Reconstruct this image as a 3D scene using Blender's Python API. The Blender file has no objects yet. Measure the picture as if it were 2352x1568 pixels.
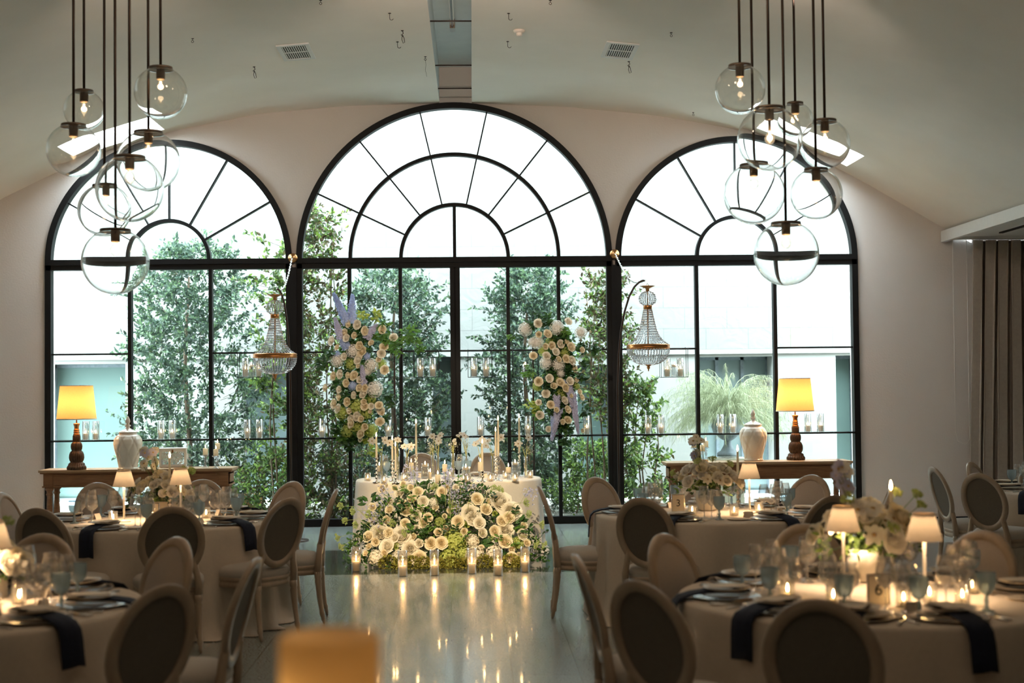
import bpy, math, random
from mathutils import Vector, Matrix, noise
from math import pi, sin, cos, radians as R

sc = bpy.context.scene
COL = sc.collection
rnd = random.Random(7)

# ------------------------------------------------------------------ camera
F, H0 = 3267.0, 1.75
_v = Vector(((1086-1176)/F, -(885-784)/F, -1)).normalized()      # the room's long axis seen by the camera
_u = Vector((-.0102, 1, 0)); _u.z = -(_u.x*_v.x+_u.y*_v.y)/_v.z; _u.normalize()
_x = _v.cross(_u)
M = Matrix((_x, _v, _u))                                          # camera -> room
CAM = Vector((0, 0, H0))
cd = bpy.data.cameras.new('camera'); cam = bpy.data.objects.new('camera', cd); COL.objects.link(cam)
cd.sensor_width = 36; cd.lens = F*36/2352; cd.clip_start = .05
cd.dof.use_dof = True; cd.dof.focus_distance = 15.2; cd.dof.aperture_fstop = 2.0
m4 = M.to_4x4(); m4.translation = CAM; cam.matrix_world = m4
sc.camera = cam

def ray(px, py): return M @ Vector(((px-1176)/F, -(py-784)/F, -1))
def at(px, py, Y):
    d = ray(px, py); return CAM + d*(Y/d.y)
def atz(px, py, z):
    d = ray(px, py); return CAM + d*((z-H0)/d.z)

# ------------------------------------------------------------------ light
w = bpy.data.worlds.new('sky'); sc.world = w; w.use_nodes = True
bg = w.node_tree.nodes['Background']
bg.inputs[0].default_value = (.80, .93, 1.0, 1); bg.inputs[1].default_value = 15.0
sc.view_settings.view_transform = 'Standard'; sc.view_settings.look = 'None'
sc.view_settings.exposure = 0.82; sc.view_settings.gamma = 1
cy = sc.cycles
cy.max_bounces = 22; cy.diffuse_bounces = 4; cy.glossy_bounces = 4; cy.transmission_bounces = 18
cy.transparent_max_bounces = 48; cy.sample_clamp_indirect = 4; cy.sample_clamp_direct = 0
cy.caustics_reflective = False; cy.caustics_refractive = False

def lamp(name, loc, power, col=(1, .62, .3), r=.03, parent=None, kind='POINT', **k):
    l = bpy.data.lights.new(name, kind); l.energy = power; l.color = col
    if kind == 'POINT' or kind == 'SPOT': l.shadow_soft_size = r
    for a, b in k.items(): setattr(l, a, b)
    o = bpy.data.objects.new(name, l); COL.objects.link(o); o.location = loc
    if parent: o.parent = parent
    return o

# ------------------------------------------------------------------ materials
MAT = {}
def _nt(name):
    m = bpy.data.materials.new(name); m.use_nodes = True; MAT[name] = m
    return m, m.node_tree.nodes, m.node_tree.links, m.node_tree.nodes['Principled BSDF']
def pbr(name, col, rough=.5, metal=0, var=.0, scale=20, bump=0, bscale=60, trans=0, spec=.5, stretch=None, sheen=0):
    m, n, l, b = _nt(name)
    b.inputs['Base Color'].default_value = (*col, 1); b.inputs['Roughness'].default_value = rough
    b.inputs['Metallic'].default_value = metal; b.inputs['Specular IOR Level'].default_value = spec
    if sheen: b.inputs['Sheen Weight'].default_value = sheen
    if var or bump:
        tc = n.new('ShaderNodeTexCoord'); mp = n.new('ShaderNodeMapping')
        l.new(tc.outputs['Object'], mp.inputs[0])
        if stretch: mp.inputs['Scale'].default_value = stretch
    if var:
        t = n.new('ShaderNodeTexNoise'); t.inputs['Scale'].default_value = scale; t.inputs['Detail'].default_value = 5
        l.new(mp.outputs[0], t.inputs[0])
        r = n.new('ShaderNodeValToRGB')
        r.color_ramp.elements[0].position = .3; r.color_ramp.elements[1].position = .7
        r.color_ramp.elements[0].color = (*[c*(1-var) for c in col], 1)
        r.color_ramp.elements[1].color = (*[min(1, c*(1+var)) for c in col], 1)
        l.new(t.outputs[0], r.inputs[0]); l.new(r.outputs[0], b.inputs['Base Color'])
    if bump:
        t2 = n.new('ShaderNodeTexNoise'); t2.inputs['Scale'].default_value = bscale; t2.inputs['Detail'].default_value = 4
        l.new(mp.outputs[0], t2.inputs[0])
        bp = n.new('ShaderNodeBump'); bp.inputs['Strength'].default_value = bump; bp.inputs['Distance'].default_value = .01
        l.new(t2.outputs[0], bp.inputs['Height']); l.new(bp.outputs[0], b.inputs['Normal'])
    if trans:
        tr = n.new('ShaderNodeBsdfTranslucent'); tr.inputs[0].default_value = (*col, 1)
        mx = n.new('ShaderNodeMixShader'); mx.inputs[0].default_value = trans
        l.new(b.outputs[0], mx.inputs[1]); l.new(tr.outputs[0], mx.inputs[2])
        l.new(mx.outputs[0], n['Material Output'].inputs[0])
    return m
def glass(name, tint=(1, 1, 1), base=.03, edge=.7, rough=.02, power=3.5, diff=0, dcol=(1, 1, 1)):
    """thin clear glass: straight-through light plus a mirror share that grows towards the rim"""
    m, n, l, b = _nt(name); n.remove(b)
    t = n.new('ShaderNodeBsdfTransparent'); t.inputs[0].default_value = (*tint, 1)
    g = n.new('ShaderNodeBsdfGlossy'); g.inputs['Roughness'].default_value = rough
    lw = n.new('ShaderNodeLayerWeight'); lw.inputs[0].default_value = .5
    p = n.new('ShaderNodeMath'); p.operation = 'POWER'; p.inputs[1].default_value = power
    l.new(lw.outputs['Facing'], p.inputs[0])
    ma = n.new('ShaderNodeMath'); ma.operation = 'MULTIPLY_ADD'; ma.inputs[1].default_value = edge; ma.inputs[2].default_value = base
    l.new(p.outputs[0], ma.inputs[0])
    mx = n.new('ShaderNodeMixShader'); l.new(ma.outputs[0], mx.inputs[0])
    src = t
    if diff:
        d = n.new('ShaderNodeBsdfDiffuse'); d.inputs[0].default_value = (*dcol, 1)
        d2 = n.new('ShaderNodeBsdfTranslucent'); d2.inputs[0].default_value = (*dcol, 1)
        a = n.new('ShaderNodeMixShader'); l.new(d.outputs[0], a.inputs[1]); l.new(d2.outputs[0], a.inputs[2])
        a2 = n.new('ShaderNodeMixShader'); a2.inputs[0].default_value = diff
        l.new(t.outputs[0], a2.inputs[1]); l.new(a.outputs[0], a2.inputs[2]); src = a2
    l.new(src.outputs[0], mx.inputs[1]); l.new(g.outputs[0], mx.inputs[2])
    l.new(mx.outputs[0], n['Material Output'].inputs[0])
    return m
def emit(name, col, s):
    m, n, l, b = _nt(name); n.remove(b)
    e = n.new('ShaderNodeEmission'); e.inputs[0].default_value = (*col, 1); e.inputs[1].default_value = s
    l.new(e.outputs[0], n['Material Output'].inputs[0]); return m
def leafmat(name, c0, c1, trans=.35, rough=.45, c2=None):
    m, n, l, b = _nt(name)
    g = n.new('ShaderNodeNewGeometry'); r = n.new('ShaderNodeValToRGB')
    r.color_ramp.elements[0].color = (*c0, 1); r.color_ramp.elements[1].color = (*c1, 1)
    if c2:
        e = r.color_ramp.elements.new(.55); e.color = (*c2, 1)
    l.new(g.outputs['Random Per Island'], r.inputs[0]); l.new(r.outputs[0], b.inputs['Base Color'])
    b.inputs['Roughness'].default_value = rough
    tr = n.new('ShaderNodeBsdfTranslucent'); l.new(r.outputs[0], tr.inputs[0])
    mx = n.new('ShaderNodeMixShader'); mx.inputs[0].default_value = trans
    l.new(b.outputs[0], mx.inputs[1]); l.new(tr.outputs[0], mx.inputs[2])
    l.new(mx.outputs[0], n['Material Output'].inputs[0]); return m

pbr('plaster', (.76, .70, .655), .9, var=.03, scale=1.5, bump=.25, bscale=45)
pbr('ceiling_paint', (.91, .865, .80), .85, var=.02, scale=2)
pbr('white_paint', (.82, .83, .82), .6, var=.02)
pbr('grey_panel', (.74, .80, .82), .6, var=.04, scale=4)
pbr('black_steel', (.008, .008, .0085), .55, metal=.0, var=.1, scale=8, spec=.2)
pbr('black_rod', (.045, .026, .018), .4, metal=.5)
pbr('brass', (.50, .235, .085), .33, metal=1, var=.15, scale=30)
pbr('cap_bronze', (.17, .13, .10), .4, metal=.6)
pbr('socket', (.80, .60, .40), .5, var=.1)
pbr('wood', (.27, .125, .055), .42, var=.22, scale=6, bump=.15, bscale=30, stretch=(1, 9, 9))
pbr('wood_top', (.42, .27, .15), .35, var=.15, scale=6, stretch=(1, 9, 9))
pbr('chair_wood', (.43, .33, .245), .34, var=.12, scale=14, bump=.1, bscale=60, stretch=(1, 1, .3))
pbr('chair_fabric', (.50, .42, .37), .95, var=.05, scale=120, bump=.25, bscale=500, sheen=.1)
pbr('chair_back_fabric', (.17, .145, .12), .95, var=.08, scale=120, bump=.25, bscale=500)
pbr('seat_fabric', (.52, .47, .42), .95, var=.05, scale=120, bump=.25, bscale=500)
pbr('linen', (.70, .60, .50), .9, var=.03, scale=60, bump=.15, bscale=300, trans=.08)
pbr('sheer', (.88, .82, .74), .85, var=.03, scale=60, trans=.15)
pbr('curtain', (.40, .34, .29), .95, var=.05, scale=30, bump=.1, bscale=200)
pbr('navy', (.007, .012, .032), .9, var=.2, scale=60, bump=.2, bscale=300)
pbr('porcelain', (.86, .80, .70), .15, var=.01)
pbr('stoneware', (.66, .57, .46), .45, var=.05)
pbr('charger', (.34, .30, .27), .25, var=.05)
pbr('card', (.78, .68, .56), .8, var=.02)
pbr('ink', (.03, .03, .035), .8)
pbr('silver', (.75, .72, .68), .18, metal=1, var=.05)
pbr('lamp_bronze', (.075, .045, .028), .38, metal=.55, var=.35, scale=25, bump=.2, bscale=60)
pbr('shade_gold', (.90, .56, .22), .9, var=.05, scale=90, bump=.1, bscale=200, trans=.17)
pbr('shade_linen', (.86, .72, .55), .9, var=.03, scale=60, trans=.015)
pbr('white_metal', (.85, .80, .73), .4)
pbr('wax', (.95, .87, .72), .4, trans=.6)
pbr('petal_cream', (.95, .86, .66), .6, var=.03, scale=8, trans=.25)
pbr('petal_ivory', (.95, .90, .78), .6, var=.03, scale=8, trans=.25)
pbr('petal_white', (.93, .90, .84), .6, var=.03, scale=8, trans=.25)
pbr('petal_blue', (.50, .62, .93), .6, var=.12, scale=12, trans=.25)
pbr('petal_lilac', (.62, .62, .82), .6, var=.12, scale=12, trans=.25)
pbr('petal_green', (.52, .60, .16), .6, var=.25, scale=12, trans=.25)
pbr('flower_eye', (.45, .30, .12), .8, var=.3, scale=60)
pbr('stem_green', (.55, .55, .18), .5, trans=.1)
pbr('stem_dark', (.10, .16, .05), .6)
pbr('bark', (.16, .11, .075), .9, var=.3, scale=30, bump=.5, bscale=60)
pbr('urn_iron', (.11, .14, .16), .6, var=.25, scale=18)
pbr('plinth_stone', (.40, .38, .30), .8, var=.08, scale=8)
pbr('render_wall', (.195, .196, .183), .9, var=.03, scale=1.2)
pbr('gravel_base', (.20, .20, .165), .95, var=.25, scale=60, bump=.5, bscale=80)
pbr('teal_panel', (.092, .145, .133), .85, var=.04, scale=3)
pbr('grey_door', (.11, .15, .15), .7, var=.04, scale=3)
pbr('terracotta', (.6, .32, .12), .8)
pbr('amber_wax', (.64, .48, .24), .6, var=.25, scale=9, trans=.35)
pbr('plastic_white', (.80, .74, .68), .5)
pbr('dark_hole', (.02, .02, .02), .8)
leafmat('leaf_tree', (.032, .055, .042), (.16, .255, .12), .35, c2=(.065, .11, .078))
leafmat('leaf_vine', (.03, .055, .02), (.28, .42, .08), .4, c2=(.085, .15, .04))
leafmat('leaf_dry', (.05, .035, .02), (.16, .12, .05), .2)
leafmat('leaf_dark', (.015, .05, .015), (.055, .15, .035), .25)
leafmat('leaf_bright', (.06, .16, .025), (.17, .34, .06), .35)
leafmat('leaf_lime', (.22, .30, .03), (.55, .60, .12), .35)
leafmat('leaf_moss', (.12, .13, .02), (.38, .36, .07), .2)
leafmat('leaf_pale', (.35, .45, .12), (.62, .70, .30), .35)
leafmat('grass_blade', (.16, .20, .10), (.52, .54, .38), .3, c2=(.32, .35, .20))
leafmat('pebble', (.10, .095, .08), (.34, .32, .29), 0, .9)
glass('window_glass', (.93, 1.0, .975), .035, .5, .0, 4)
glass('clear_glass', (.95, .95, .945), .09, .85, .02, 2.3, diff=.05, dcol=(.9, .9, .9))
m_, n_, l_, b_ = _nt('globe_glass'); n_.remove(b_)
g_ = n_.new('ShaderNodeBsdfGlass'); g_.inputs['IOR'].default_value = 1.48; g_.inputs['Roughness'].default_value = 0.0; g_.inputs[0].default_value = (.99, .99, .985, 1)
l_.new(g_.outputs[0], n_['Material Output'].inputs[0])
glass('wine_clear', (.94, .94, .935), .18, .85, .03, 1.4, diff=.09, dcol=(.95, .95, .95))
glass('blue_glass', (.60, .70, .76), .06, .6, .08, 2.4, diff=.45, dcol=(.50, .60, .64))
glass('crystal', (.93, .95, .98), .30, .6, .08, 1.5)
glass('bead', (.93, .96, 1.0), .14, .5, .10, 1.5, diff=.5, dcol=(.92, .95, 1.0))
glass('water', (.93, .96, .97), .06, .5, .02, 2.5)
emit('flame', (1, .60, .22), 85)
emit('filament', (1, .72, .38), 45)

def limestone():
    m, n, l, b = _nt('limestone')
    tc = n.new('ShaderNodeTexCoord'); mp = n.new('ShaderNodeMapping'); mp.inputs['Rotation'].default_value = (pi/2, 0, 0)
    l.new(tc.outputs['Object'], mp.inputs[0])
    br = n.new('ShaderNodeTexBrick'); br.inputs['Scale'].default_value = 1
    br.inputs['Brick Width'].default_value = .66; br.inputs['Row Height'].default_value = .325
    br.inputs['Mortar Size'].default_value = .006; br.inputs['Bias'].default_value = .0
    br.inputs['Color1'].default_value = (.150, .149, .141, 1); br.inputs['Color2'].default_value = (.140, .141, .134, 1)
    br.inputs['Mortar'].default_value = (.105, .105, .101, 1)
    l.new(mp.outputs[0], br.inputs[0]); 
    t = n.new('ShaderNodeTexNoise'); t.inputs['Scale'].default_value = 1.3; t.inputs['Detail'].default_value = 2
    l.new(tc.outputs['Object'], t.inputs[0])
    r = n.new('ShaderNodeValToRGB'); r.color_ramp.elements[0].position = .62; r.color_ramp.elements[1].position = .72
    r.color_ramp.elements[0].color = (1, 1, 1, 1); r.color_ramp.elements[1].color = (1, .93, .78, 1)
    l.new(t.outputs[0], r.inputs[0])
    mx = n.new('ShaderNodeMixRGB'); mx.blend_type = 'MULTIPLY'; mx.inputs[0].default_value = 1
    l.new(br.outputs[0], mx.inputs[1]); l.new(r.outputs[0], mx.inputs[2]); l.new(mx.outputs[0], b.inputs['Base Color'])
    b.inputs['Roughness'].default_value = .9
    t2 = n.new('ShaderNodeTexNoise'); t2.inputs['Scale'].default_value = 3; t2.inputs['Detail'].default_value = 3; t2.inputs['Distortion'].default_value = 1.5
    l.new(tc.outputs['Object'], t2.inputs[0])
    bp = n.new('ShaderNodeBump'); bp.inputs['Strength'].default_value = .3; bp.inputs['Distance'].default_value = .05
    l.new(t2.outputs[0], bp.inputs['Height']); l.new(bp.outputs[0], b.inputs['Normal'])
limestone()
def floor_mat():
    m, n, l, b = _nt('floor_stone')
    tc = n.new('ShaderNodeTexCoord'); mp = n.new('ShaderNodeMapping')
    mp.inputs['Rotation'].default_value = (0, 0, pi/2); mp.inputs['Location'].default_value = (0.1, .185, 0)
    l.new(tc.outputs['Object'], mp.inputs[0])
    br = n.new('ShaderNodeTexBrick'); br.inputs['Scale'].default_value = 1
    br.inputs['Brick Width'].default_value = 1.22; br.inputs['Row Height'].default_value = .408
    br.inputs['Mortar Size'].default_value = .0035; br.offset = .37
    br.inputs['Color1'].default_value = (.27, .29, .27, 1); br.inputs['Color2'].default_value = (.235, .255, .238, 1)
    br.inputs['Mortar'].default_value = (.10, .11, .10, 1)
    l.new(mp.outputs[0], br.inputs[0])
    t = n.new('ShaderNodeTexNoise'); t.inputs['Scale'].default_value = 90; t.inputs['Detail'].default_value = 3
    l.new(tc.outputs['Object'], t.inputs[0])
    r = n.new('ShaderNodeValToRGB'); r.color_ramp.elements[0].position = .35; r.color_ramp.elements[1].position = .68
    r.color_ramp.elements[0].color = (.68, .68, .68, 1); r.color_ramp.elements[1].color = (1.35, 1.35, 1.35, 1)
    l.new(t.outputs[0], r.inputs[0])
    mx = n.new('ShaderNodeMixRGB'); mx.blend_type = 'MULTIPLY'; mx.inputs[0].default_value = 1
    l.new(br.outputs[0], mx.inputs[1]); l.new(r.outputs[0], mx.inputs[2])
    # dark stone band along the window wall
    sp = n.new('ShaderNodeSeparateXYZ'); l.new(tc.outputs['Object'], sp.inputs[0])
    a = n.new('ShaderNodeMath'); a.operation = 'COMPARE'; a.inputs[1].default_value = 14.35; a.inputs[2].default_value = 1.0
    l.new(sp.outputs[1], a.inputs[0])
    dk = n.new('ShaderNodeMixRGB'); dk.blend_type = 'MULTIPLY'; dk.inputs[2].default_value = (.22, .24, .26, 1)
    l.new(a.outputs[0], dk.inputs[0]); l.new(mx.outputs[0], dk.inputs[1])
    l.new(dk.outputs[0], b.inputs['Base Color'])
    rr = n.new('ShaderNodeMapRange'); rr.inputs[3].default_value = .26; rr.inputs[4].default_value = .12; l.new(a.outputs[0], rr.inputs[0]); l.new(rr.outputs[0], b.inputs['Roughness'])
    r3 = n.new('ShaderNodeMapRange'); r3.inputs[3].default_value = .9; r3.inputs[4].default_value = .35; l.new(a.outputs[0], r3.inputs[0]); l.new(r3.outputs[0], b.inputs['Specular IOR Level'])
    b.inputs['Roughness'].default_value = .26; b.inputs['Specular IOR Level'].default_value = .9; b.inputs['Coat Weight'].default_value = .35; b.inputs['Coat Roughness'].default_value = .06
floor_mat()

# ------------------------------------------------------------------ mesh helpers
class MB:
    def __init__(s): s.v = []; s.f = []; s.m = []; s.s = []
    def add(s, vs, fs, m=0, smooth=True, mat=None):
        o = len(s.v)
        s.v += [tuple(mat @ Vector(p)) for p in vs] if mat else [tuple(p) for p in vs]
        s.f += [tuple(i+o for i in f) for f in fs]; s.m += [m]*len(fs); s.s += [smooth]*len(fs); return s
    def box(s, x0, x1, y0, y1, z0, z1, m=0, mat=None):
        vs = [(x, y, z) for z in (z0, z1) for y in (y0, y1) for x in (x0, x1)]
        return s.add(vs, [(0, 2, 3, 1), (4, 5, 7, 6), (0, 1, 5, 4), (2, 6, 7, 3), (0, 4, 6, 2), (1, 3, 7, 5)], m, False, mat)
    def lathe(s, prof, seg=16, o=(0, 0, 0), m=0, mat=None, close=False, flute=0, amp=0):
        vs = []
        for r, z in prof:
            for k in range(seg):
                a = 2*pi*k/seg; rr = r*(1+amp*(abs(cos(flute*a/2))-.5)) if flute else r
                vs.append((o[0]+rr*cos(a), o[1]+rr*sin(a), o[2]+z))
        fs = []
        for i in range(len(prof)-1):
            for k in range(seg):
                k2 = (k+1) % seg; fs.append((i*seg+k, i*seg+k2, (i+1)*seg+k2, (i+1)*seg+k))
        if close:
            fs.append(tuple(range(seg))[::-1]); fs.append(tuple((len(prof)-1)*seg+k for k in range(seg)))
        return s.add(vs, fs, m, True, mat)
    def tube(s, pts, r, seg=6, m=0, mat=None, cap=True):
        pts = [Vector(p) for p in pts]; n = len(pts); vs = []
        rr = r if isinstance(r, (list, tuple)) else [r]*n
        up = None
        for i, p in enumerate(pts):
            t = (pts[min(i+1, n-1)]-pts[max(i-1, 0)]).normalized()
            if up is None:
                up = Vector((0, 0, 1)) if abs(t.z) < .9 else Vector((1, 0, 0))
            a = t.cross(up)
            a = a.normalized() if a.length > 1e-4 else t.orthogonal().normalized()
            b = a.cross(t).normalized(); up = b
            for k in range(seg):
                q = 2*pi*k/seg; vs.append(p+(a*cos(q)+b*sin(q))*rr[i])
        fs = [(i*seg+k, i*seg+(k+1) % seg, (i+1)*seg+(k+1) % seg, (i+1)*seg+k) for i in range(n-1) for k in range(seg)]
        if cap: fs += [tuple(range(seg))[::-1], tuple((n-1)*seg+k for k in range(seg))]
        return s.add(vs, fs, m, True, mat)
    def ball(s, c, r, seg=12, rings=8, m=0, mat=None):
        r = r if isinstance(r, (list, tuple)) else (r, r, r)
        vs = []
        for i in range(rings+1):
            p = pi*i/rings
            for k in range(seg):
                a = 2*pi*k/seg; vs.append((c[0]+r[0]*sin(p)*cos(a), c[1]+r[1]*sin(p)*sin(a), c[2]-r[2]*cos(p)))
        fs = [(i*seg+k, i*seg+(k+1) % seg, (i+1)*seg+(k+1) % seg, (i+1)*seg+k) for i in range(rings) for k in range(seg)]
        return s.add(vs, fs, m, True, mat)
    def leaf(s, p, d, nrm, L, W, m=0):
        d = d.normalized(); sd = d.cross(nrm)
        sd = sd.normalized() if sd.length > 1e-4 else d.orthogonal().normalized()
        n2 = sd.cross(d); c = p+d*L*.5+n2*L*.08
        vs = [p, p+d*L*.35+sd*W*.5, p+d*L*.72+sd*W*.36-n2*L*.05, p+d*L-n2*L*.14, p+d*L*.72-sd*W*.36-n2*L*.05, p+d*L*.35-sd*W*.5]
        return s.add(vs, [(0, 1, 2, 3), (0, 3, 4, 5)], m, False)
    def build(s, name, mats, parent=None, loc=None, smooth=None):
        me = bpy.data.meshes.new(name); me.from_pydata(s.v, [], s.f)
        mats = mats if isinstance(mats, (list, tuple)) else [mats]
        for k in mats: me.materials.append(MAT[k])
        me.polygons.foreach_set('material_index', s.m)
        me.polygons.foreach_set('use_smooth', s.s if smooth is None else [smooth]*len(s.f)); me.update()
        o = bpy.data.objects.new(name, me); COL.objects.link(o)
        if parent: o.parent = parent
        if loc is not None: o.location = loc
        return o
def tag(o, label=None, cat=None, group=None, kind=None):
    if label: o['label'] = label
    if cat: o['category'] = cat
    if group: o['group'] = group
    if kind: o['kind'] = kind
    return o
def empty(name, loc=(0, 0, 0), rz=0, label=None, cat=None, group=None, kind=None):
    o = bpy.data.objects.new(name, None); COL.objects.link(o); o.location = loc; o.rotation_euler.z = rz
    o.empty_display_size = .1
    return tag(o, label, cat, group, kind)
def copy_tree(o, parent=None):
    c = o.copy(); COL.objects.link(c)
    if parent: c.parent = parent
    for ch in list(o.children): copy_tree(ch, c)
    return c
class Kit:
    """first use takes the built thing itself, later uses copy it with its parts"""
    def __init__(s, fn): s.fn = fn; s.o = None
    def __call__(s, loc, rz=0, label=None, cat=None, group=None, scale=None, rot=None):
        if s.o is None: s.o = o = s.fn()
        else:
            o = copy_tree(s.o)
            o.rotation_euler = (0, 0, 0); o.scale = (1, 1, 1)
        o.location = loc; o.rotation_euler = rot if rot else (0, 0, rz)
        if scale: o.scale = (scale,)*3 if not isinstance(scale, tuple) else scale
        if 'group' in o: del o['group']
        return tag(o, label, cat, group)
def struct(o, **k):
    o['kind'] = 'structure'
    return o
def lerp(a, b, t): return a+(b-a)*t
def interp(tab, x):
    if x <= tab[0][0]: return tab[0][1]
    for (a, p), (b, q) in zip(tab, tab[1:]):
        if x <= b: return p+(q-p)*(x-a)/(b-a)
    return tab[-1][1]
# ================================================================== the room
YW = 18.0
VP = [(-7.0, 3.35), (-6.4, 3.86), (-5.924, 4.148), (-5.343, 4.43), (-4.618, 4.745), (-3.744, 5.006), (-2.647, 5.22), (-1.546, 5.311),
      (-.387, 5.339), (.028, 5.339), (1.22, 5.285), (2.332, 5.176), (3.39, 4.99), (4.559, 4.55), (5.114, 4.25), (5.67, 3.921), (6.115, 3.66), (6.4, 3.5)]
def vz(x): return (interp(VP, x-.12)+2*interp(VP, x)+interp(VP, x+.12))/4 if -6.8 < x < 6.2 else interp(VP, x)
CH = (-.39, .02)                                   # the sunk channel along the crown
SKY = [(-4.95, -3.82, 16.95, 17.78), (3.57, 4.73, 16.9, 17.7)]

def grid_surface(mb, xs, ys, zf, skip, flip=False, dz=0):
    idx = {}
    vs = []
    for j, y in enumerate(ys):
        for i, x in enumerate(xs): idx[i, j] = len(vs); vs.append((x, y, zf(x)+dz))
    fs = []
    for j in range(len(ys)-1):
        for i in range(len(xs)-1):
            if skip((xs[i]+xs[i+1])/2, (ys[j]+ys[j+1])/2): continue
            q = (idx[i, j], idx[i, j+1], idx[i+1, j+1], idx[i+1, j])
            fs.append(q[::-1] if flip else q)
    mb.add(vs, fs, 0, True)

xs = sorted(set([round(-7+i*.22, 3) for i in range(62)] + list(CH) + [a for s in SKY for a in s[:2]]))
xs = [x for x in xs if x <= 6.4]
ys = [-5, 0, 5, 9, 12, 14, 15.5, 16.9, 16.95, 17.7, 17.78, 18.0]
def skip(x, y): return CH[0] < x < CH[1] or any(a < x < b and c < y < d for a, b, c, d in SKY)
cb = MB(); grid_surface(cb, xs, ys, vz, skip); grid_surface(cb, xs, ys, vz, skip, True, .3)
for a, b, c, d in SKY:                              # wells of the two roof lights
    for x in (a, b): cb.add([(x, c, vz(x)), (x, d, vz(x)), (x, d, vz(x)+.32), (x, c, vz(x)+.32)], [(0, 1, 2, 3)], 0, False)
    for y in (c, d):
        n = 8; X = [a+(b-a)*k/n for k in range(n+1)]
        cb.add([(x, y, vz(x)) for x in X]+[(x, y, vz(x)+.32) for x in X], [(k, k+1, n+2+k, n+1+k) for k in range(n)], 0, False)
ceil = struct(cb.build('ceiling', 'ceiling_paint'))
# channel: side cheeks, roof
zc = vz(-.2)
ch = MB()
ch.add([(CH[0], -5, zc), (CH[0], YW, zc), (CH[0], YW, zc+.46), (CH[0], -5, zc+.46)], [(0, 1, 2, 3)], 0, False)
ch.add([(CH[1], -5, zc), (CH[1], YW, zc), (CH[1], YW, zc+.46), (CH[1], -5, zc+.46)], [(0, 3, 2, 1)], 0, False)
ch.box(CH[0]-.3, CH[1]+.3, -5, YW, zc+.46, zc+.55)
struct(ch.build('trim_1', 'grey_panel')); MAT['grey_panel'].name
for k, y in enumerate((17.2, 15.95, 14.0)):
    o = MB().tube([(CH[0], y, zc+.02), (CH[1], y, zc+.02)], .008, 6).build('ceiling_rod', 'black_rod')
    tag(o, ['thin dark tie rod across the ceiling channel, nearest the arched window', 'thin dark tie rod across the ceiling channel, middle one of the three',
            'thin dark tie rod across the ceiling channel, under the light tube'][k], 'rod', 'tie rods across the ceiling channel')
t = empty('tube_light', (-.19, 13.6, zc+.42), 0, 'long thin fluorescent tube fitting inside the grey ceiling channel', 'light')
MB().box(-.022, .022, -2.2, 2.1, -.03, .04).build('housing', 'white_metal', t)
MB().tube([(0, -2.1, -.045), (0, 2.0, -.045)], .013, 8).build('tube', 'bead', t)
MB().box(-.028, .028, 2.0, 2.16, -.065, .04).build('end_cap', 'cap_bronze', t)

# ---- window wall
WIN = [(-3.81, 1.53, [-4.30, -3.29], .5, []), (-.215, 1.985, [-1.547, -.904, -.215, .456, 1.097], .68, [1.32]), (3.37, 1.535, [2.855, 3.852], .5, [])]
ZT = 3.345                                          # springing height of the arches
def arch_top(x):
    for c, r, *_ in WIN:
        if abs(x-c) < r: return ZT+math.sqrt(r*r-(x-c)**2)
    return None
X = [-7.0, 9.6, 6.4]
for c, r, *_ in WIN: X += [c-r*cos(pi*k/48) for k in range(49)]
X += [-6.6+.4*k for k in range(4)]+[5.1+.2*k for k in range(7)]+list(CH)
X = sorted(set(round(x, 4) for x in X))
wb = MB()
for a, b in zip(X, X[1:]):
    if b-a < .001: continue
    m = (a+b)/2
    za = zb = 0
    if arch_top(m):
        za = arch_top(a) or ZT; zb = arch_top(b) or ZT
    if CH[0] <= m <= CH[1]: ta = tb = zc+.5
    elif m > 6.4: ta = tb = 3.7
    else: ta, tb = vz(a)+.01, vz(b)+.01
    for y, fl in ((YW, 1), (YW+.35, 0)):
        f = (0, 1, 2, 3) if fl else (3, 2, 1, 0)
        wb.add([(a, y, za), (b, y, zb), (b, y, max(tb, zb+.01)), (a, y, max(ta, za+.01))], [f], 0, False)
    if arch_top(m): wb.add([(a, YW, za), (a, YW+.35, za), (b, YW+.35, zb), (b, YW, zb)], [(0, 1, 2, 3)], 0, False)
for c, r, *_ in WIN:
    for sx in (-1, 1):
        wb.add([(c+sx*r, YW, 0), (c+sx*r, YW+.35, 0), (c+sx*r, YW+.35, ZT), (c+sx*r, YW, ZT)], [(0, 1, 2, 3)], 0, False)
struct(wb.build('wall_back', 'plaster'))
struct(MB().box(-7.2, -7.0, -5, 18.4, 0, 3.7).build('wall_left', 'plaster'))
struct(MB().box(9.6, 9.8, -5, 18.4, 0, 3.8).build('wall_right', 'plaster'))
struct(MB().box(-7.2, 9.8, -5.2, -5.0, 0, 5.9).build('wall_front', 'plaster'))
struct(MB().box(-7.2, 9.8, -5.2, 18.4, -.1, 0).build('floor', 'floor_stone'))
so = MB(); so.box(6.06, 9.6, -5, 17.98, 3.55, 3.64); so.box(6.0, 6.06, -5, 17.98, 3.52, 3.66)
so = struct(so.build('trim_2', 'white_paint'))
struct(MB().box(6.42, 6.47, -5, 17.1, 3.535, 3.56).build('trim_3', 'black_steel'))
bb = MB(); bb.box(-7, -5.36, 17.985, 18.0, 0, .02); bb.box(4.92, 9.6, 17.985, 18.0, 0, .022)
struct(bb.build('baseboard_back', 'black_steel'))

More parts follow.
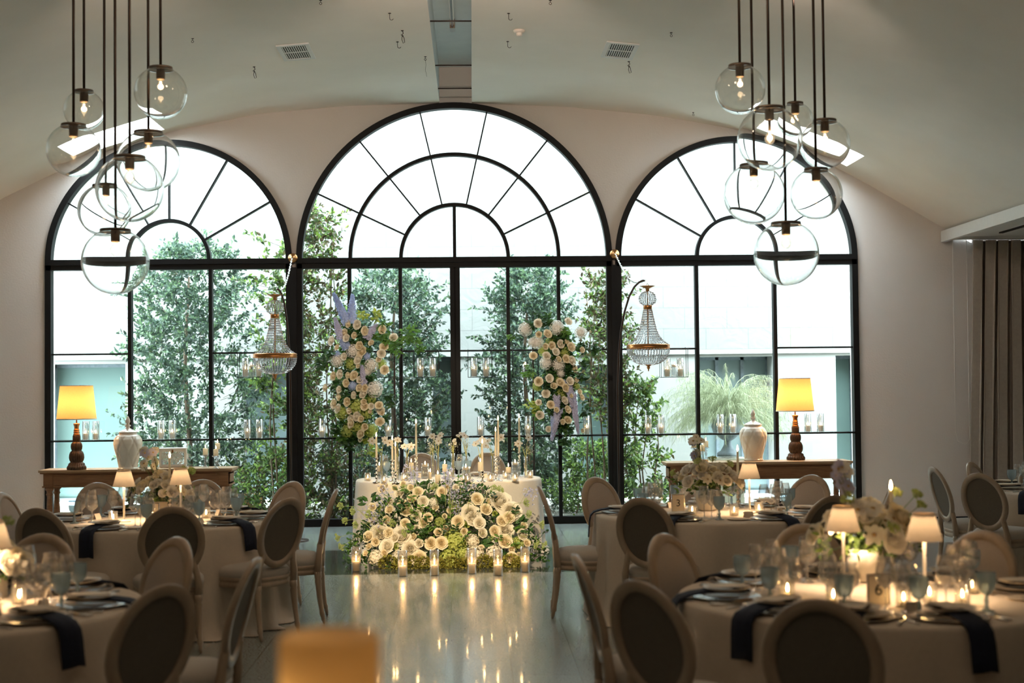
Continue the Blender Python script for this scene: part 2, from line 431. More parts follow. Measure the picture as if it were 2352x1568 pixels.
def ring(mb, c, r0, r1, z, y0, y1, n=64, a0=0, a1=pi):
    vs = []; 
    for k in range(n+1):
        a = a0+(a1-a0)*k/n
        for r in (r0, r1):
            for y in (y0, y1): vs.append((c-r*cos(a), y, z+r*sin(a)))
    fs = []
    for k in range(n):
        o = k*4; p = o+4
        fs += [(o, o+2, p+2, p), (o+1, p+1, p+3, o+3), (o, p, p+1, o+1), (o+2, o+3, p+3, p+2)]
    mb.add(vs, fs, 0, False)
def bar(mb, p, q, wdt, y0, y1):
    p = Vector(p); q = Vector(q); d = (q-p).normalized(); s = Vector((-d.y, d.x))*wdt/2
    vs = [(a.x, y, a.y) for y in (y0, y1) for a in (p-s, p+s, q+s, q-s)]
    mb.add(vs, [(0, 1, 2, 3), (7, 6, 5, 4), (0, 4, 5, 1), (1, 5, 6, 2), (2, 6, 7, 3), (3, 7, 4, 0)], 0, False)
Y0, Y1 = 17.95, 18.08
wname = ['left arched window of the courtyard wall with black steel frame', 'tall central arched window with black steel frame and fanlight', 'right arched window of the courtyard wall with black steel frame']
for wi, (c, r, mull, ri, mid) in enumerate(WIN):
    root = struct(empty('window_%d' % (wi+1), (0, 0, 0)))
    f = MB(); ring(f, c, r-.062, r+.012, ZT, Y0, Y1)
    for sx in (-1, 1): f.box(min(c+sx*(r-.062), c+sx*(r+.012)), max(c+sx*(r-.062), c+sx*(r+.012)), Y0, Y1, 0, ZT)
    f.box(c-r, c+r, Y0, Y1, 0, .09)
    f.build('window_frame', 'black_steel', root)
    tb = MB(); tb.box(c-r, c+r, Y0-.015, Y1, 3.31, 3.375); tb.box(c-r, c+r, Y0, Y1, 3.245, 3.305)
    tb.build('transom', 'black_steel', root)
    fan = MB(); ring(fan, c, ri-.022, ri+.022, ZT+.02, Y0+.02, Y1-.01, 40)
    for rr in mid: ring(fan, c, rr-.022, rr+.022, ZT+.02, Y0+.02, Y1-.01, 56)
    n = 7 if wi == 1 else 6
    for k in range(1, n):
        a = pi*k/n; bar(fan, (c+ri*cos(a), ZT+.02+ri*sin(a)), (c+(r-.03)*cos(a), ZT+.02+(r-.03)*sin(a)), .017, Y0+.03, Y1-.02)
    if wi == 1: bar(fan, (c, ZT), (c, ZT+ri), .04, Y0+.02, Y1-.01)
    fan.build('fanlight_bars', 'black_steel', root)
    for x in mull:
        q = MB()
        if wi == 1 and abs(x-c) < .01:
            q.box(x-.062, x-.008, Y0, Y1, .05, 3.25); q.box(x+.008, x+.062, Y0, Y1, .05, 3.25); q.box(x-.012, x+.012, Y0+.04, Y1, .05, 3.25)
        else: q.box(x-.022, x+.022, Y0+.01, Y1-.01, .05, 3.25)
        q.build('mullion', 'black_steel', root)
    cross = MB(); cross.box(c-r+.05, c+r-.05, Y0+.0, Y1-.02, 1.094, 1.118)
    xl = [c-r]+mull+[c+r]
    skipc = {0: [1], 1: [], 2: [1]}[wi]
    for k in range(len(xl)-1):
        if k not in skipc: cross.box(xl[k], xl[k+1], Y0+.03, Y1-.02, 2.18, 2.20)
    cross.build('glazing_bars', 'black_steel', root)
    g = MB(); yy = 18.03
    P = [(c-(r-.05), .05), (c+(r-.05), .05)]+[(c+(r-.05)*cos(pi*k/40), ZT+(r-.05)*sin(pi*k/40)) for k in range(41)]
    g.add([(x, yy, z) for x, z in P], [tuple(range(len(P)))], 0, False)
    g.build('window_pane', 'window_glass', root)
ml = MB()
for x in (-2.243, 1.802): ml.box(x-.035, x+.035, 17.93, 18.02, .0, 3.26)
struct(ml.build('trim_4', 'black_steel'))

# ================================================================== ceiling fittings
def vent():
    r = empty('ceiling_vent'); f = MB()
    f.box(-.17, .17, -.34, -.285, -.012, .0); f.box(-.17, .17, .285, .34, -.012, 0); f.box(-.17, -.125, -.29, .29, -.012, 0); f.box(.125, .17, -.29, .29, -.012, 0)
    f.build('vent_frame', 'white_paint', r)
    g = MB()
    for k in range(11): g.box(-.12+k*.0225, -.115+k*.0225+.004, -.285, .285, -.008, .0)
    g.box(-.125, .125, -.01, .01, -.009, 0); g.build('grille', 'white_paint', r)
    MB().box(-.125, .125, -.285, .285, -.002, .001).build('duct', 'dark_hole', r); return r
kv = Kit(vent)
def slope(x): return math.atan2(vz(x+.1)-vz(x-.1), .2)
for x, y, l in ((-1.83, 14.96, 'square white slatted air vent in the ceiling left of the channel'), (1.575, 14.79, 'square white slatted air vent in the ceiling right of the channel')):
    kv((x, y, vz(x)-.001), 0, l, 'vent', 'ceiling air vents', rot=(0, -slope(x), 0))
sd = empty('smoke_detector', (.50, 14.2, vz(.5)), 0, 'round cream smoke detector on the ceiling right of the channel', 'smoke detector')
MB().lathe([(0, 0), (.058, 0), (.06, -.012), (.052, -.03), (0, -.03)], 20).build('base', 'plastic_white', sd)
MB().lathe([(.03, -.03), (.031, -.05), (.024, -.062), (0, -.062)], 16).build('sensor', 'plastic_white', sd)
HK = [(-.765, 13.58, 'beside the channel, high in the picture'), (-2.735, 14.03, 'far from the channel, left of the left vent'), (-.677, 14.26, ''), (-.75, 14.72, 'just below the spring clip'),
      (-.484, 15.42, 'close to the edge of the channel with a loose thread'), (-2.35, 15.47, 'with a tangle of wire, left of the left vent'), (.377, 13.57, 'above the smoke detector'), (.396, 14.69, 'below the smoke detector'),
      (1.99, 13.89, 'above the right vent'), (1.72, 15.25, 'just below the right vent'), (2.76, 17.45, 'next to the window wall'), (.75, 13.05, 'at the very top of the picture'), (-1.37, 13.06, 'topmost left of the channel')]
def hookmesh(v):
    b = MB(); b.lathe([(0, 0), (.014, 0), (.014, -.005), (0, -.005)], 8)
    if v == 0: b.tube([(0, 0, 0), (0, 0, -.05)]+[(.018*(1-cos(a)), 0, -.05-.018*sin(a)) for a in (0.4, 1, 1.6, 2.2, 2.9)], .0028, 5)
    elif v == 1: b.tube([(0, 0, 0), (0, 0, -.02)]+[(.011*sin(a), 0, -.031+.011*cos(a)) for a in [k*.7 for k in range(10)]], .0026, 5)
    else:
        b.tube([(0, 0, 0), (.01, 0, -.03), (-.012, 0, -.045), (.008, .01, -.06)], .004, 5)
        b.tube([(0, 0, -.04), (.018, 0, -.08), (.024, 0, -.12), (.008, 0, -.13), (-.006, 0, -.09), (0, 0, -.05)], .003, 5)
    return b
for i, (x, y, d) in enumerate(HK):
    v = 2 if i in (2, 5, 9) else (0 if i in (0, 3, 6, 7) else 1)
    b = hookmesh(v)
    if i == 4: b.tube([(0, 0, -.02), (.006, 0, -.09), (0, 0, -.15), (.016, 0, -.22)], .0012, 4)
    o = b.build('ceiling_hook', 'black_rod', None, (x, y, vz(x)))
    tag(o, 'dark spring clip hanging from the ceiling near the channel' if i == 2 else 'small dark ceiling hook '+d, 'hook', 'hooks in the ceiling')

# ================================================================== courtyard
YC = 22.0
NI = [(-6.52, -5.33, 2.14, 'teal_panel'), (-3.55, -2.72, 2.12, 'grey_door'), (-.62, -.30, 2.2, 'grey_door'), (1.62, 2.10, 2.05, 'teal_panel'), (3.46, 4.66, 2.16, 'grey_door'), (5.65, 6.0, 2.16, 'teal_panel')]
xs2 = sorted(set([-12, 14]+[a for n in NI for a in n[:2]]))
cw = MB()
for a, b in zip(xs2, xs2[1:]):
    nn = [n for n in NI if n[0] < (a+b)/2 < n[1]]
    z0 = nn[0][2] if nn else 0
    cw.add([(a, YC, 2.2), (b, YC, 2.2), (b, YC, 7.6), (a, YC, 7.6)], [(0, 1, 2, 3)], 0, False)
    cw.add([(a, YC, z0), (b, YC, z0), (b, YC, 2.2), (a, YC, 2.2)], [(0, 1, 2, 3)], 1, False)
    if nn:
        cw.add([(a, YC, z0), (b, YC, z0), (b, YC+.5, z0), (a, YC+.5, z0)], [(0, 3, 2, 1)], 1, False)
        for x in (a, b): cw.add([(x, YC, 0), (x, YC+.5, 0), (x, YC+.5, z0), (x, YC, z0)], [(0, 1, 2, 3)], 1, False)
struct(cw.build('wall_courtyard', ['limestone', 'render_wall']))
lt = MB(); lt.box(-12, 14, YC-.05, YC, 2.2, 2.27); struct(lt.build('trim_5', 'render_wall'))
for k, (a, b, z, m) in enumerate(NI):
    d = struct(empty('door_%d' % (k+1)))
    MB().box(a, b, YC+.44, YC+.5, 0, z).build('door_panel', m, d)
    fr = MB(); n = 3 if m == 'grey_door' and b-a > 1 else 1
    for q in range(n+1):
        x = a+(b-a)*q/n; fr.box(x-.025, x+.025, YC+.40, YC+.44, 0, z)
    fr.box(a, b, YC+.40, YC+.44, z-.05, z); fr.box(a, b, YC+.40, YC+.44, 0, .06)
    fr.build('door_frame', 'urn_iron', d)
gb = MB(); gb.box(-12, 14, 18.36, 22.0, -.12, -.02)
struct(gb.build('ground_courtyard', 'gravel_base'))
pb = MB(); r9 = random.Random(5)
for k in range(5200):
    x = r9.uniform(-6, 6); y = r9.uniform(18.4, 21.4); s = r9.uniform(.015, .04)
    v = [(x+s*cos(a)*r9.uniform(.7, 1.2), y+s*sin(a)*r9.uniform(.7, 1.2), -.02) for a in (0, 1.3, 2.5, 3.8, 5.1)]
    t1 = (x, y, -.02+s*.8)
    pb.add(v+[t1], [(i, (i+1) % 5, 5) for i in range(5)], 0, False)
tag(pb.build('gravel', 'pebble'), 'pale grey gravel and leaf litter covering the courtyard ground', 'gravel', None, 'stuff')

def rand_unit(r):
    while 1:
        v = Vector((r.uniform(-1, 1), r.uniform(-1, 1), r.uniform(-1, 1)))
        if .05 < v.length < 1: return v.normalized()
def tree(name, label, cat, px, Y, prof, n, mat, leafL, seed, dry=0, depth=.8, base_z=-.02, group=None, stems=1, clump=26, lean=0):
    """prof: list of (z, half width left, half width right); sprays of leaves fill it"""
    r = random.Random(seed); c = at(px, 900, Y)
    root = empty(name, (c.x, Y, base_z), 0, label, cat, group)
    z0, z1 = prof[0][0], prof[-1][0]
    L = [(p[0], p[1]) for p in prof]; Rr = [(p[0], p[2]) for p in prof]
    tk = MB()
    for s in range(stems):
        ox = r.uniform(-.05, .05)*stems; pts = []; h = (z1-base_z)*r.uniform(.8, .95)
        for k in range(9): pts.append((ox+sin(k*.9+s)*.035+lean*k/8, r.uniform(-.03, .03), h*k/8))
        tk.tube(pts, [(.05 if stems == 1 else .014)*(1-.09*k)*max(.35, 1) for k in range(9)], 7)
    fol = MB(); dryb = MB()
    nc = n//clump
    for k in range(nc):
        z = r.uniform(z0, z1); a = r.uniform(0, 2*pi); q = math.sqrt(r.random())*.9 if r.random() < .75 else r.uniform(.85, 1.12)
        hw = interp(L, z) if cos(a) < 0 else interp(Rr, z)
        hm = (interp(L, z)+interp(Rr, z))/2
        wob = 1+.22*noise.noise(Vector((z*2.2, a, seed)))
        p = Vector((cos(a)*hw*q*wob+lean*(z-base_z)/(z1-base_z), sin(a)*hm*depth*q, z-base_z))
        out = Vector((cos(a), sin(a), r.uniform(.1, 1.1))).normalized()
        out = (out+rand_unit(r)*.5).normalized(); Ls = r.uniform(.12, .34)*(1 if q < .85 else 1.2)
        if q > .6 and k % 3 == 0: tk.tube([p-out*.18, p+out*Ls], [.004, .0015], 3, cap=False)
        for j in range(clump):
            t = j/clump; b = p+out*Ls*t+rand_unit(r)*.015*(1 if q > .8 else 3)
            d = (out*.5+rand_unit(r)*.9); ll = leafL*r.uniform(.6, 1.15)
            (dryb if r.random() < dry else fol).leaf(b, d, rand_unit(r), ll, ll*.46)
    tk.build('trunk' if stems == 1 else 'stems', 'bark', root)
    fol.build('foliage', mat, root)
    if dryb.v: dryb.build('dry_leaves', 'leaf_dry', root)
    return root
tree('bushy_tree', 'dense evergreen tree behind the left arched window', 'tree', 432, 20.1, [(-.02, .50, .75), (.5, .62, .85), (1.0, .75, .95), (1.6, .72, 1.0), (2.2, .72, .95), (2.8, .70, .80), (3.2, .55, .75), (3.5, .35, .65), (3.75, .2, .35)], 23000, 'leaf_tree', .074, 11, group='evergreen trees in the courtyard')
tree('bushy_tree', 'dense evergreen tree behind the left leaf of the central window', 'tree', 905, 20.2, [(-.02, .45, .60), (.6, .5, .66), (1.2, .55, .72), (1.8, .6, .68), (2.3, .6, .66), (2.8, .58, .52), (3.1, .5, .40), (3.35, .35, .2)], 20000, 'leaf_tree', .072, 12, group='evergreen trees in the courtyard')
tree('bushy_tree', 'dense evergreen tree behind the right leaf of the central window', 'tree', 1215, 20.2, [(-.02, .5, .62), (.6, .52, .62), (1.2, .55, .58), (1.8, .56, .52), (2.3, .55, .5), (2.8, .45, .45), (3.1, .35, .42), (3.4, .2, .3)], 20000, 'leaf_tree', .072, 13, group='evergreen trees in the courtyard')
tree('climbing_vine', 'thick tangled vine with yellow-green leaves at the left edge of the central window', 'vine', 722, 18.9, [(-.02, .12, .5), (.8, .13, .45), (1.6, .14, .42), (2.3, .15, .38), (3.0, .15, .30), (3.6, .12, .25), (4.1, .1, .15)], 9500, 'leaf_vine', .075, 14, dry=.45, stems=7, group='climbing vines by the window piers')
tree('climbing_vine', 'light leafy vine seen left of the left window pier', 'vine', 640, 19.0, [(-.02, .35, .16), (.6, .2, .15), (1.2, .18, .14), (2.0, .16, .14), (2.7, .25, .14), (3.3, .30, .14), (3.7, .1, .1)], 2600, 'leaf_vine', .08, 15, dry=.1, stems=3, group='climbing vines by the window piers')
tree('climbing_vine', 'round tangle of vine hanging at the right edge of the central window', 'vine', 1392, 18.9, [(1.25, .1, .15), (1.6, .2, .2), (2.0, .28, .25), (2.4, .28, .28), (2.8, .18, .2), (3.2, .1, .1)], 4600, 'leaf_vine', .072, 16, dry=.45, stems=5, group='climbing vines by the window piers')
tree('climbing_vine', 'slender vine with twisted stem behind the left side of the right arched window', 'vine', 1462, 19.0, [(-.02, .2, .55), (.4, .2, .45), (.9, .2, .3), (1.3, .12, .2), (1.8, .1, .12)], 3200, 'leaf_vine', .08, 17, dry=.05, stems=5, group='climbing vines by the window piers')
tree('garden_shrub', 'low green shrub behind the right pane of the central window', 'shrub', 1352, 19.4, [(-.02, .5, .45), (.35, .45, .4), (.7, .2, .2), (.95, .1, .1)], 3000, 'leaf_vine', .07, 18, stems=6, group='low shrubs on the gravel')
tree('garden_shrub', 'low green shrub on the gravel left of the left window pier', 'shrub', 610, 19.6, [(-.02, .55, .45), (.3, .5, .45), (.6, .25, .2), (.8, .1, .1)], 2800, 'leaf_vine', .07, 19, dry=.15, stems=6, group='low shrubs on the gravel')
tree('garden_shrub', 'dark green shrub behind the head table chairs', 'shrub', 800, 19.2, [(-.02, .35, .45), (.6, .3, .5), (1.1, .2, .25)], 3000, 'leaf_tree', .07, 20, dry=.2, stems=6, group='low shrubs on the gravel')
# feathery plant in the iron urn
c = at(1672, 1050, 19.9)
ur = empty('garden_urn', (c.x, 19.9, .72), 0, 'grey iron urn on a stone plinth behind the right window', 'urn')
MB().lathe([(0, 0), (.15, 0), (.15, .05), (.10, .08), (.055, .16), (.05, .22), (.09, .25)], 24).build('foot', 'urn_iron', ur)
MB().lathe([(.05, .22), (.10, .25), (.19, .33), (.22, .42), (.20, .50), (.25, .55), (.22, .56), (.17, .5), (0, .48)], 30, flute=30, amp=.06).build('bowl', 'urn_iron', ur)
pl = MB(); pl.box(-.24, .24, -.24, .24, 0, .06); pl.box(-.19, .19, -.19, .19, .06, .64); pl.box(-.25, .25, -.25, .25, .64, .72)
tag(pl.build('stone_plinth', 'plinth_stone', None, (c.x, 19.9, -.02)), 'pale stone plinth under the iron urn in the courtyard', 'plinth')
fp = MB(); r8 = random.Random(3)
for k in range(330):
    a = r8.uniform(0, 2*pi); e = r8.uniform(.35, 1.5); L = r8.uniform(.7, 1.25)
    pts = []; p = Vector((0, 0, 0)); v = Vector((cos(a)*cos(e), sin(a)*cos(e)*.8, sin(e)))
    for j in range(8):
        pts.append(p.copy()); p = p+v*L/7; v = (v+Vector((cos(a)*.10, sin(a)*.08, -.22-.035*j))).normalized()
    fp.tube(pts, [.004, .0035, .003, .003, .0025, .002, .0015, .001], 3, cap=False)
    for j in range(2, 8):
        for q in range(14):
            dd = rand_unit(r8); b = pts[j-1].lerp(pts[j], r8.random())
            s = b+Vector((dd.x*.06+cos(a)*.02, dd.y*.06, -r8.uniform(.03, .17)+.03*dd.z)); nn = rand_unit(r8)*.004
            fp.add([b, b+nn, s], [(0, 1, 2)], 0, False)
fo = empty('feathery_grass_plant', (c.x, 19.9, 1.22), 0, 'pale feathery grass plant growing in the iron urn', 'plant')
fp.build('fronds', 'grass_blade', fo)
# orange pot and boards on the ground
tag(MB().lathe([(0, 0), (.12, 0), (.16, .22), (.17, .25), (0, .25)], 18).build('terracotta_pot', 'terracotta', None, (at(580, 1150, 20.6).x, 20.6, -.02)), 'orange terracotta pot on the gravel behind the console end', 'pot')
# ================================================================== chairs
def back_y(z): return -.205-.13*max(0, (z-.45)/.53)**1.7
def chair():
    r = empty('dining_chair')
    # oval frame following the curved back
    n = 36; cz, rx, rz_ = .735, .193, .222; vs = []
    prof = [(-.022, -.016), (.022, -.016), (.026, -.004), (.020, .012), (.006, .018), (-.014, .016), (-.024, .004)]
    for k in range(n):
        a = 2*pi*k/n
        for dr, dy in prof:
            z = cz+(rz_+dr)*sin(a); vs.append(((rx+dr)*cos(a), back_y(z)+dy, z))
    q = len(prof)
    fr = MB().add(vs, [(k*q+j, ((k+1) % n)*q+j, ((k+1) % n)*q+(j+1) % q, k*q+(j+1) % q) for k in range(n) for j in range(q)])
    fr.build('back_frame', 'chair_wood', r)
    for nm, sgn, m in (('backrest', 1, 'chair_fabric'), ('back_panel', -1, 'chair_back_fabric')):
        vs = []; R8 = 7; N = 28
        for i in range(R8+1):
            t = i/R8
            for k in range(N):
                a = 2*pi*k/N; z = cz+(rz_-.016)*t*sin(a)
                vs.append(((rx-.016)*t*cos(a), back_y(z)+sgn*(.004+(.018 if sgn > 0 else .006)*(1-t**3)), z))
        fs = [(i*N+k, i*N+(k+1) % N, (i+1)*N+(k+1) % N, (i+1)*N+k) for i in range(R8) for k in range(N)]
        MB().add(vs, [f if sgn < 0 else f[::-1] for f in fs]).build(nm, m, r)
    # seat cushion and rail
    def outline(s):
        P = []
        for k in range(32):
            a = 2*pi*k/32; c, d = cos(a), sin(a); e = .62
            x = math.copysign(abs(c)**e, c); y = math.copysign(abs(d)**e, d)
            P.append((x*(.225+.02*y)*s, y*.215*s+.01))
        return P
    vs = []; rings = [(1.0, .425), (1.03, .445), (1.02, .470), (.93, .492), (.7, .507), (.35, .513), (0.02, .515)]
    for s, z in rings: vs += [(x, y, z) for x, y in outline(s)]
    fs = [(i*32+k, i*32+(k+1) % 32, (i+1)*32+(k+1) % 32, (i+1)*32+k) for i in range(len(rings)-1) for k in range(32)]
    MB().add(vs, fs).build('seat', 'seat_fabric', r)
    vs = []; rings = [(.96, .355), (1.0, .36), (1.0, .385), (.975, .39), (.975, .40), (1.01, .405), (1.01, .428), (.9, .43)]
    for s, z in rings: vs += [(x, y, z) for x, y in outline(s)]
    fs = [(i*32+k, i*32+(k+1) % 32, (i+1)*32+(k+1) % 32, (i+1)*32+k) for i in range(len(rings)-1) for k in range(32)]
    MB().add(vs, fs).build('seat_rail', 'chair_wood', r)
    for sx in (-1, 1):
        MB().lathe([(.026, .36), (.028, .33), (.022, .325), (.026, .31), (.024, .29), (.015, .09), (.019, .08), (.019, .06), (.012, .05), (.014, .03), (.008, 0)], 12, (sx*.205, .19, 0), flute=12, amp=.12).build('leg', 'chair_wood', r)
        pts = [(sx*lerp(.176, .186, t), lerp(-.20, -.245, t*t), .38*(1-t)) for t in (0, .1, .14, .18, .22, .5, .77, .80, .84, .88, .92, 1)]
        MB().tube(pts, [.027, .027, .021, .026, .024, .020, .0155, .020, .019, .013, .015, .008], 10).build('leg', 'chair_wood', r)
        pts = [(sx*.178, -.20, .36), (sx*.178, -.205, .45), (sx*.165, back_y(.52), .52), (sx*.150, back_y(.575), .575), (sx*.150, back_y(.62), .62)]
        MB().tube(pts, [.025, .026, .022, .024, .012], 8).build('back_post', 'chair_wood', r)
    return r
kchair = Kit(chair)
TABC = {'T1': Vector((-2.36, 10.78, 0)), 'T3': Vector((1.83, 10.84, 0)), 'T6': Vector((1.85, 6.55, 0)), 'T2': Vector((-2.44, 6.57, 0)), 'T5': Vector((5.49, 12.7, 0))}
CH_ = {'T1': [(-3.11, 11.87, 'behind the left lamp of the middle-left table'),
              (-2.29, 12.12, 'in front of the right end of the left console'),
              (-3.57, 10.89, 'cut by the left edge of the picture'),
              (-2.85, 9.40, 'dark back, nearest the left wall'),
              (-1.97, 9.38, 'dark back, just below the white lattice box'),
              (-1.29, 9.99, 'turned dark back right of the second navy napkin'),
              (-1.48, 11.74, 'half hidden, straight below the left chandelier'),
              (-1.04, 10.83, 'seen exactly from the side, left of the floor flowers')],
       'T3': [(.50, 10.89, 'seen exactly from the side, right of the floor flowers'),
              (1.01, 11.83, 'beige front fully visible, under the right window pier'),
              (1.13, 9.61, 'dark back visible, just left of the number 3 sign'),
              (2.81, 11.77, 'pale front visible, before the legs of the right console'),
              (2.44, 9.64, 'dark back before the right end of the right console'),
              (3.10, 10.49, 'thin side view of its curved back against the bare plaster wall'),
              (1.90, 12.07, 'hidden behind the flowers of the table near the right console')],
       'T6': [(.97, 7.31, 'pale front visible, left of the lower-right table'),
              (.46, 6.48, 'side view at the aisle left of the lower-right table'),
              (.64, 5.59, 'dark slanted back left of the lower-right table'),
              (1.22, 5.05, 'largest dark round back, nearest the camera'),
              (1.79, 7.71, 'pale top seen between the tables near the right console and 6'),
              (2.61, 7.25, 'pale front behind the wine glasses right of the number 6 sign'),
              (2.12, 4.85, 'cut by the lower right edge of the picture')],
       'T2': [(-2.31, 7.72, 'rounded top behind the wine glasses at the lower left'),
              (-1.54, 7.45, 'pale lilac front visible between the two left tables'),
              (-1.22, 5.66, 'large dark slanted back at the lower left'),
              (-.99, 6.51, 'side view by the aisle left of the blurred amber candle')],
       'T5': [(4.11, 12.65, 'side view against the plaster wall beside the curtain'),
              (4.70, 13.35, 'pale front visible before the grey curtain'),
              (4.20, 11.75, 'grey back visible beside the far right table'),
              (5.35, 13.45, 'only its rim visible at the right edge before the curtain')]}
for tk, L in CH_.items():
    for x, y, d in L:
        c = TABC[tk]; dr = (Vector((x, y, 0))-c).normalized(); p = Vector((x, y, 0))-dr*.33
        kchair(p, math.atan2(dr.x, -dr.y), 'oval-backed beige dining chair, '+d, 'chair', 'oval-backed dining chairs')
kchair((-.60, 16.12, 0), pi, 'oval-backed beige dining chair, left of the pair behind the head table', 'chair', 'oval-backed dining chairs')
kchair((.16, 16.12, 0), pi, 'oval-backed beige dining chair, right of the pair behind the head table', 'chair', 'oval-backed dining chairs')

# ================================================================== cloths
def cloth(c, rx, ry, zt, folds, amp, seed, puddle=.05, sq=2.0):
    r = random.Random(seed); N = 160; mb = MB(); vs = []
    ph = [r.uniform(0, 6.28) for _ in range(5)]
    def sh(a, k):      # rounded outline
        e = 2/sq; ca, sa = cos(a), sin(a)
        return math.copysign(abs(ca)**e, ca)*rx, math.copysign(abs(sa)**e, sa)*ry
    rings = [(.02, zt), (.5, zt), (.96, zt), (.992, zt-.003), (1.0, zt-.016)]
    for s, z in rings:
        for k in range(N):
            x, y = sh(2*pi*k/N, 0); vs.append((x*s, y*s, z))
    M_ = 12
    for j in range(1, M_+1):
        t = j/M_
        for k in range(N):
            a = 2*pi*k/N; x, y = sh(a, 0)
            w_ = sin(folds*a+ph[0]+.8*sin(3*a+ph[1]))*.7+sin(folds*.53*a+ph[2])*.4+sin(folds*1.9*a+ph[3])*.15
            o = amp*t**.8*w_+.035*t
            L = math.hypot(x, y); s = 1+o/L
            z = (zt-.016)*(1-t)
            if j == M_: s += (puddle+.04*sin(folds*1.3*a+ph[4]))/L; z = .006
            elif j == M_-1: z = .03+.02*sin(folds*a+ph[4]); s += .02/L
            vs.append((x*s, y*s, z))
    nr = len(rings)+M_
    mb.add([(0, 0, zt)]+vs, [(0, 1+k, 1+(k+1) % N) for k in range(N)]+[(1+i*N+k, 1+i*N+(k+1) % N, 1+(i+1)*N+(k+1) % N, 1+(i+1)*N+k) for i in range(nr-1) for k in range(N)])
    return mb
ZT_ = .765
TDESC = {'T1': 'the middle-left table before the lattice box', 'T3': 'the middle-right table before the right console', 'T6': 'the blurred lower-right table', 'T2': 'the blurred lower-left table', 'T5': 'the far table by the curtain'}
for k, c in TABC.items():
    t = empty('banquet_table', c, 0, 'round banquet table under ivory cloth, '+TDESC[k], 'table', 'round banquet tables')
    MB().lathe([(0, ZT_-.03), (.895, ZT_-.03), (.895, ZT_-.006), (0, ZT_-.006)], 40).build('tabletop', 'wood', t)
    MB().lathe([(.3, 0), (.3, .02), (.05, .05), (.05, ZT_-.03)], 20).build('pedestal', 'black_rod', t)
    tag(cloth(c, .91, .91, ZT_, 17, .05, hash(k) % 97 if 0 else ord(k[1]), .05).build('tablecloth', 'linen', None, c),
        'floor-length ivory cloth over '+TDESC[k], 'tablecloth', 'ivory cloths of the round tables')
t = empty('head_table', (-.265, 15.2, 0), 0, 'long oval head table hidden under its pale cloth behind the floor flowers', 'table')
MB().lathe([(0, ZT_-.03), (1, ZT_-.03), (1, ZT_-.006), (0, ZT_-.006)], 40, mat=Matrix.Diagonal((.95, .64, 1, 1))).build('tabletop', 'wood', t)
MB().lathe([(.3, 0), (.3, .02), (.05, .05), (.05, ZT_-.03)], 20).build('pedestal', 'black_rod', t)
tag(cloth(None, .985, .69, ZT_, 21, .022, 5, .03, 2.35).build('tablecloth', 'sheer', None, (-.265, 15.2, 0)), 'pale sheer cloth of the head table, falling to the floor in soft pleats', 'tablecloth')

# ================================================================== tableware
def wine(h, rb, rm, bz, name='bowl'):
    def f():
        r = empty('wine_glass')
        MB().lathe([(.004, bz), (rb*.55, bz+.012), (rb*.93, bz+(h-bz)*.28), (rb, bz+(h-bz)*.38), (rb*.93, bz+(h-bz)*.6), (rm, h-.001), (rm+.0012, h), (rm-.0012, h+.0008)], 16).build('bowl', 'wine_clear', r)
        MB().lathe([(.033, .001), (.030, .003), (.006, .008), (.0042, .03), (.0042, bz-.005), (.008, bz+.002)], 10).build('stem', 'crystal', r)
        return r
    return f
kw1 = Kit(wine(.235, .043, .030, .10)); kw2 = Kit(wine(.215, .037, .026, .095)); kw3 = Kit(wine(.205, .048, .034, .085))
def goblet():
    r = empty('water_goblet')
    MB().lathe([(.006, .072), (.022, .078), (.037, .10), (.041, .125), (.041, .165), (.0405, .168)], 18, flute=36, amp=.02).build('bowl', 'blue_glass', r)
    MB().lathe([(.034, .001), (.033, .005), (.012, .012), (.008, .03), (.011, .045), (.008, .055), (.008, .073)], 12).build('stem', 'blue_glass', r)
    return r
kgob = Kit(goblet)
def plate(rad, h, m, nm):
    def f(): return MB().lathe([(0, .002), (rad*.6, .0), (rad*.66, h*.35), (rad*.97, h), (rad, h), (rad*.99, h-.003), (rad*.66, 0.0)], 30).build(nm, m)
    return f
kcharger = Kit(plate(.160, .012, 'charger', 'charger_plate')); kdinner = Kit(plate(.135, .014, 'stoneware', 'dinner_plate'))
ksalad = Kit(plate(.108, .012, 'stoneware', 'salad_plate')); kbread = Kit(plate(.078, .010, 'stoneware', 'bread_plate'))
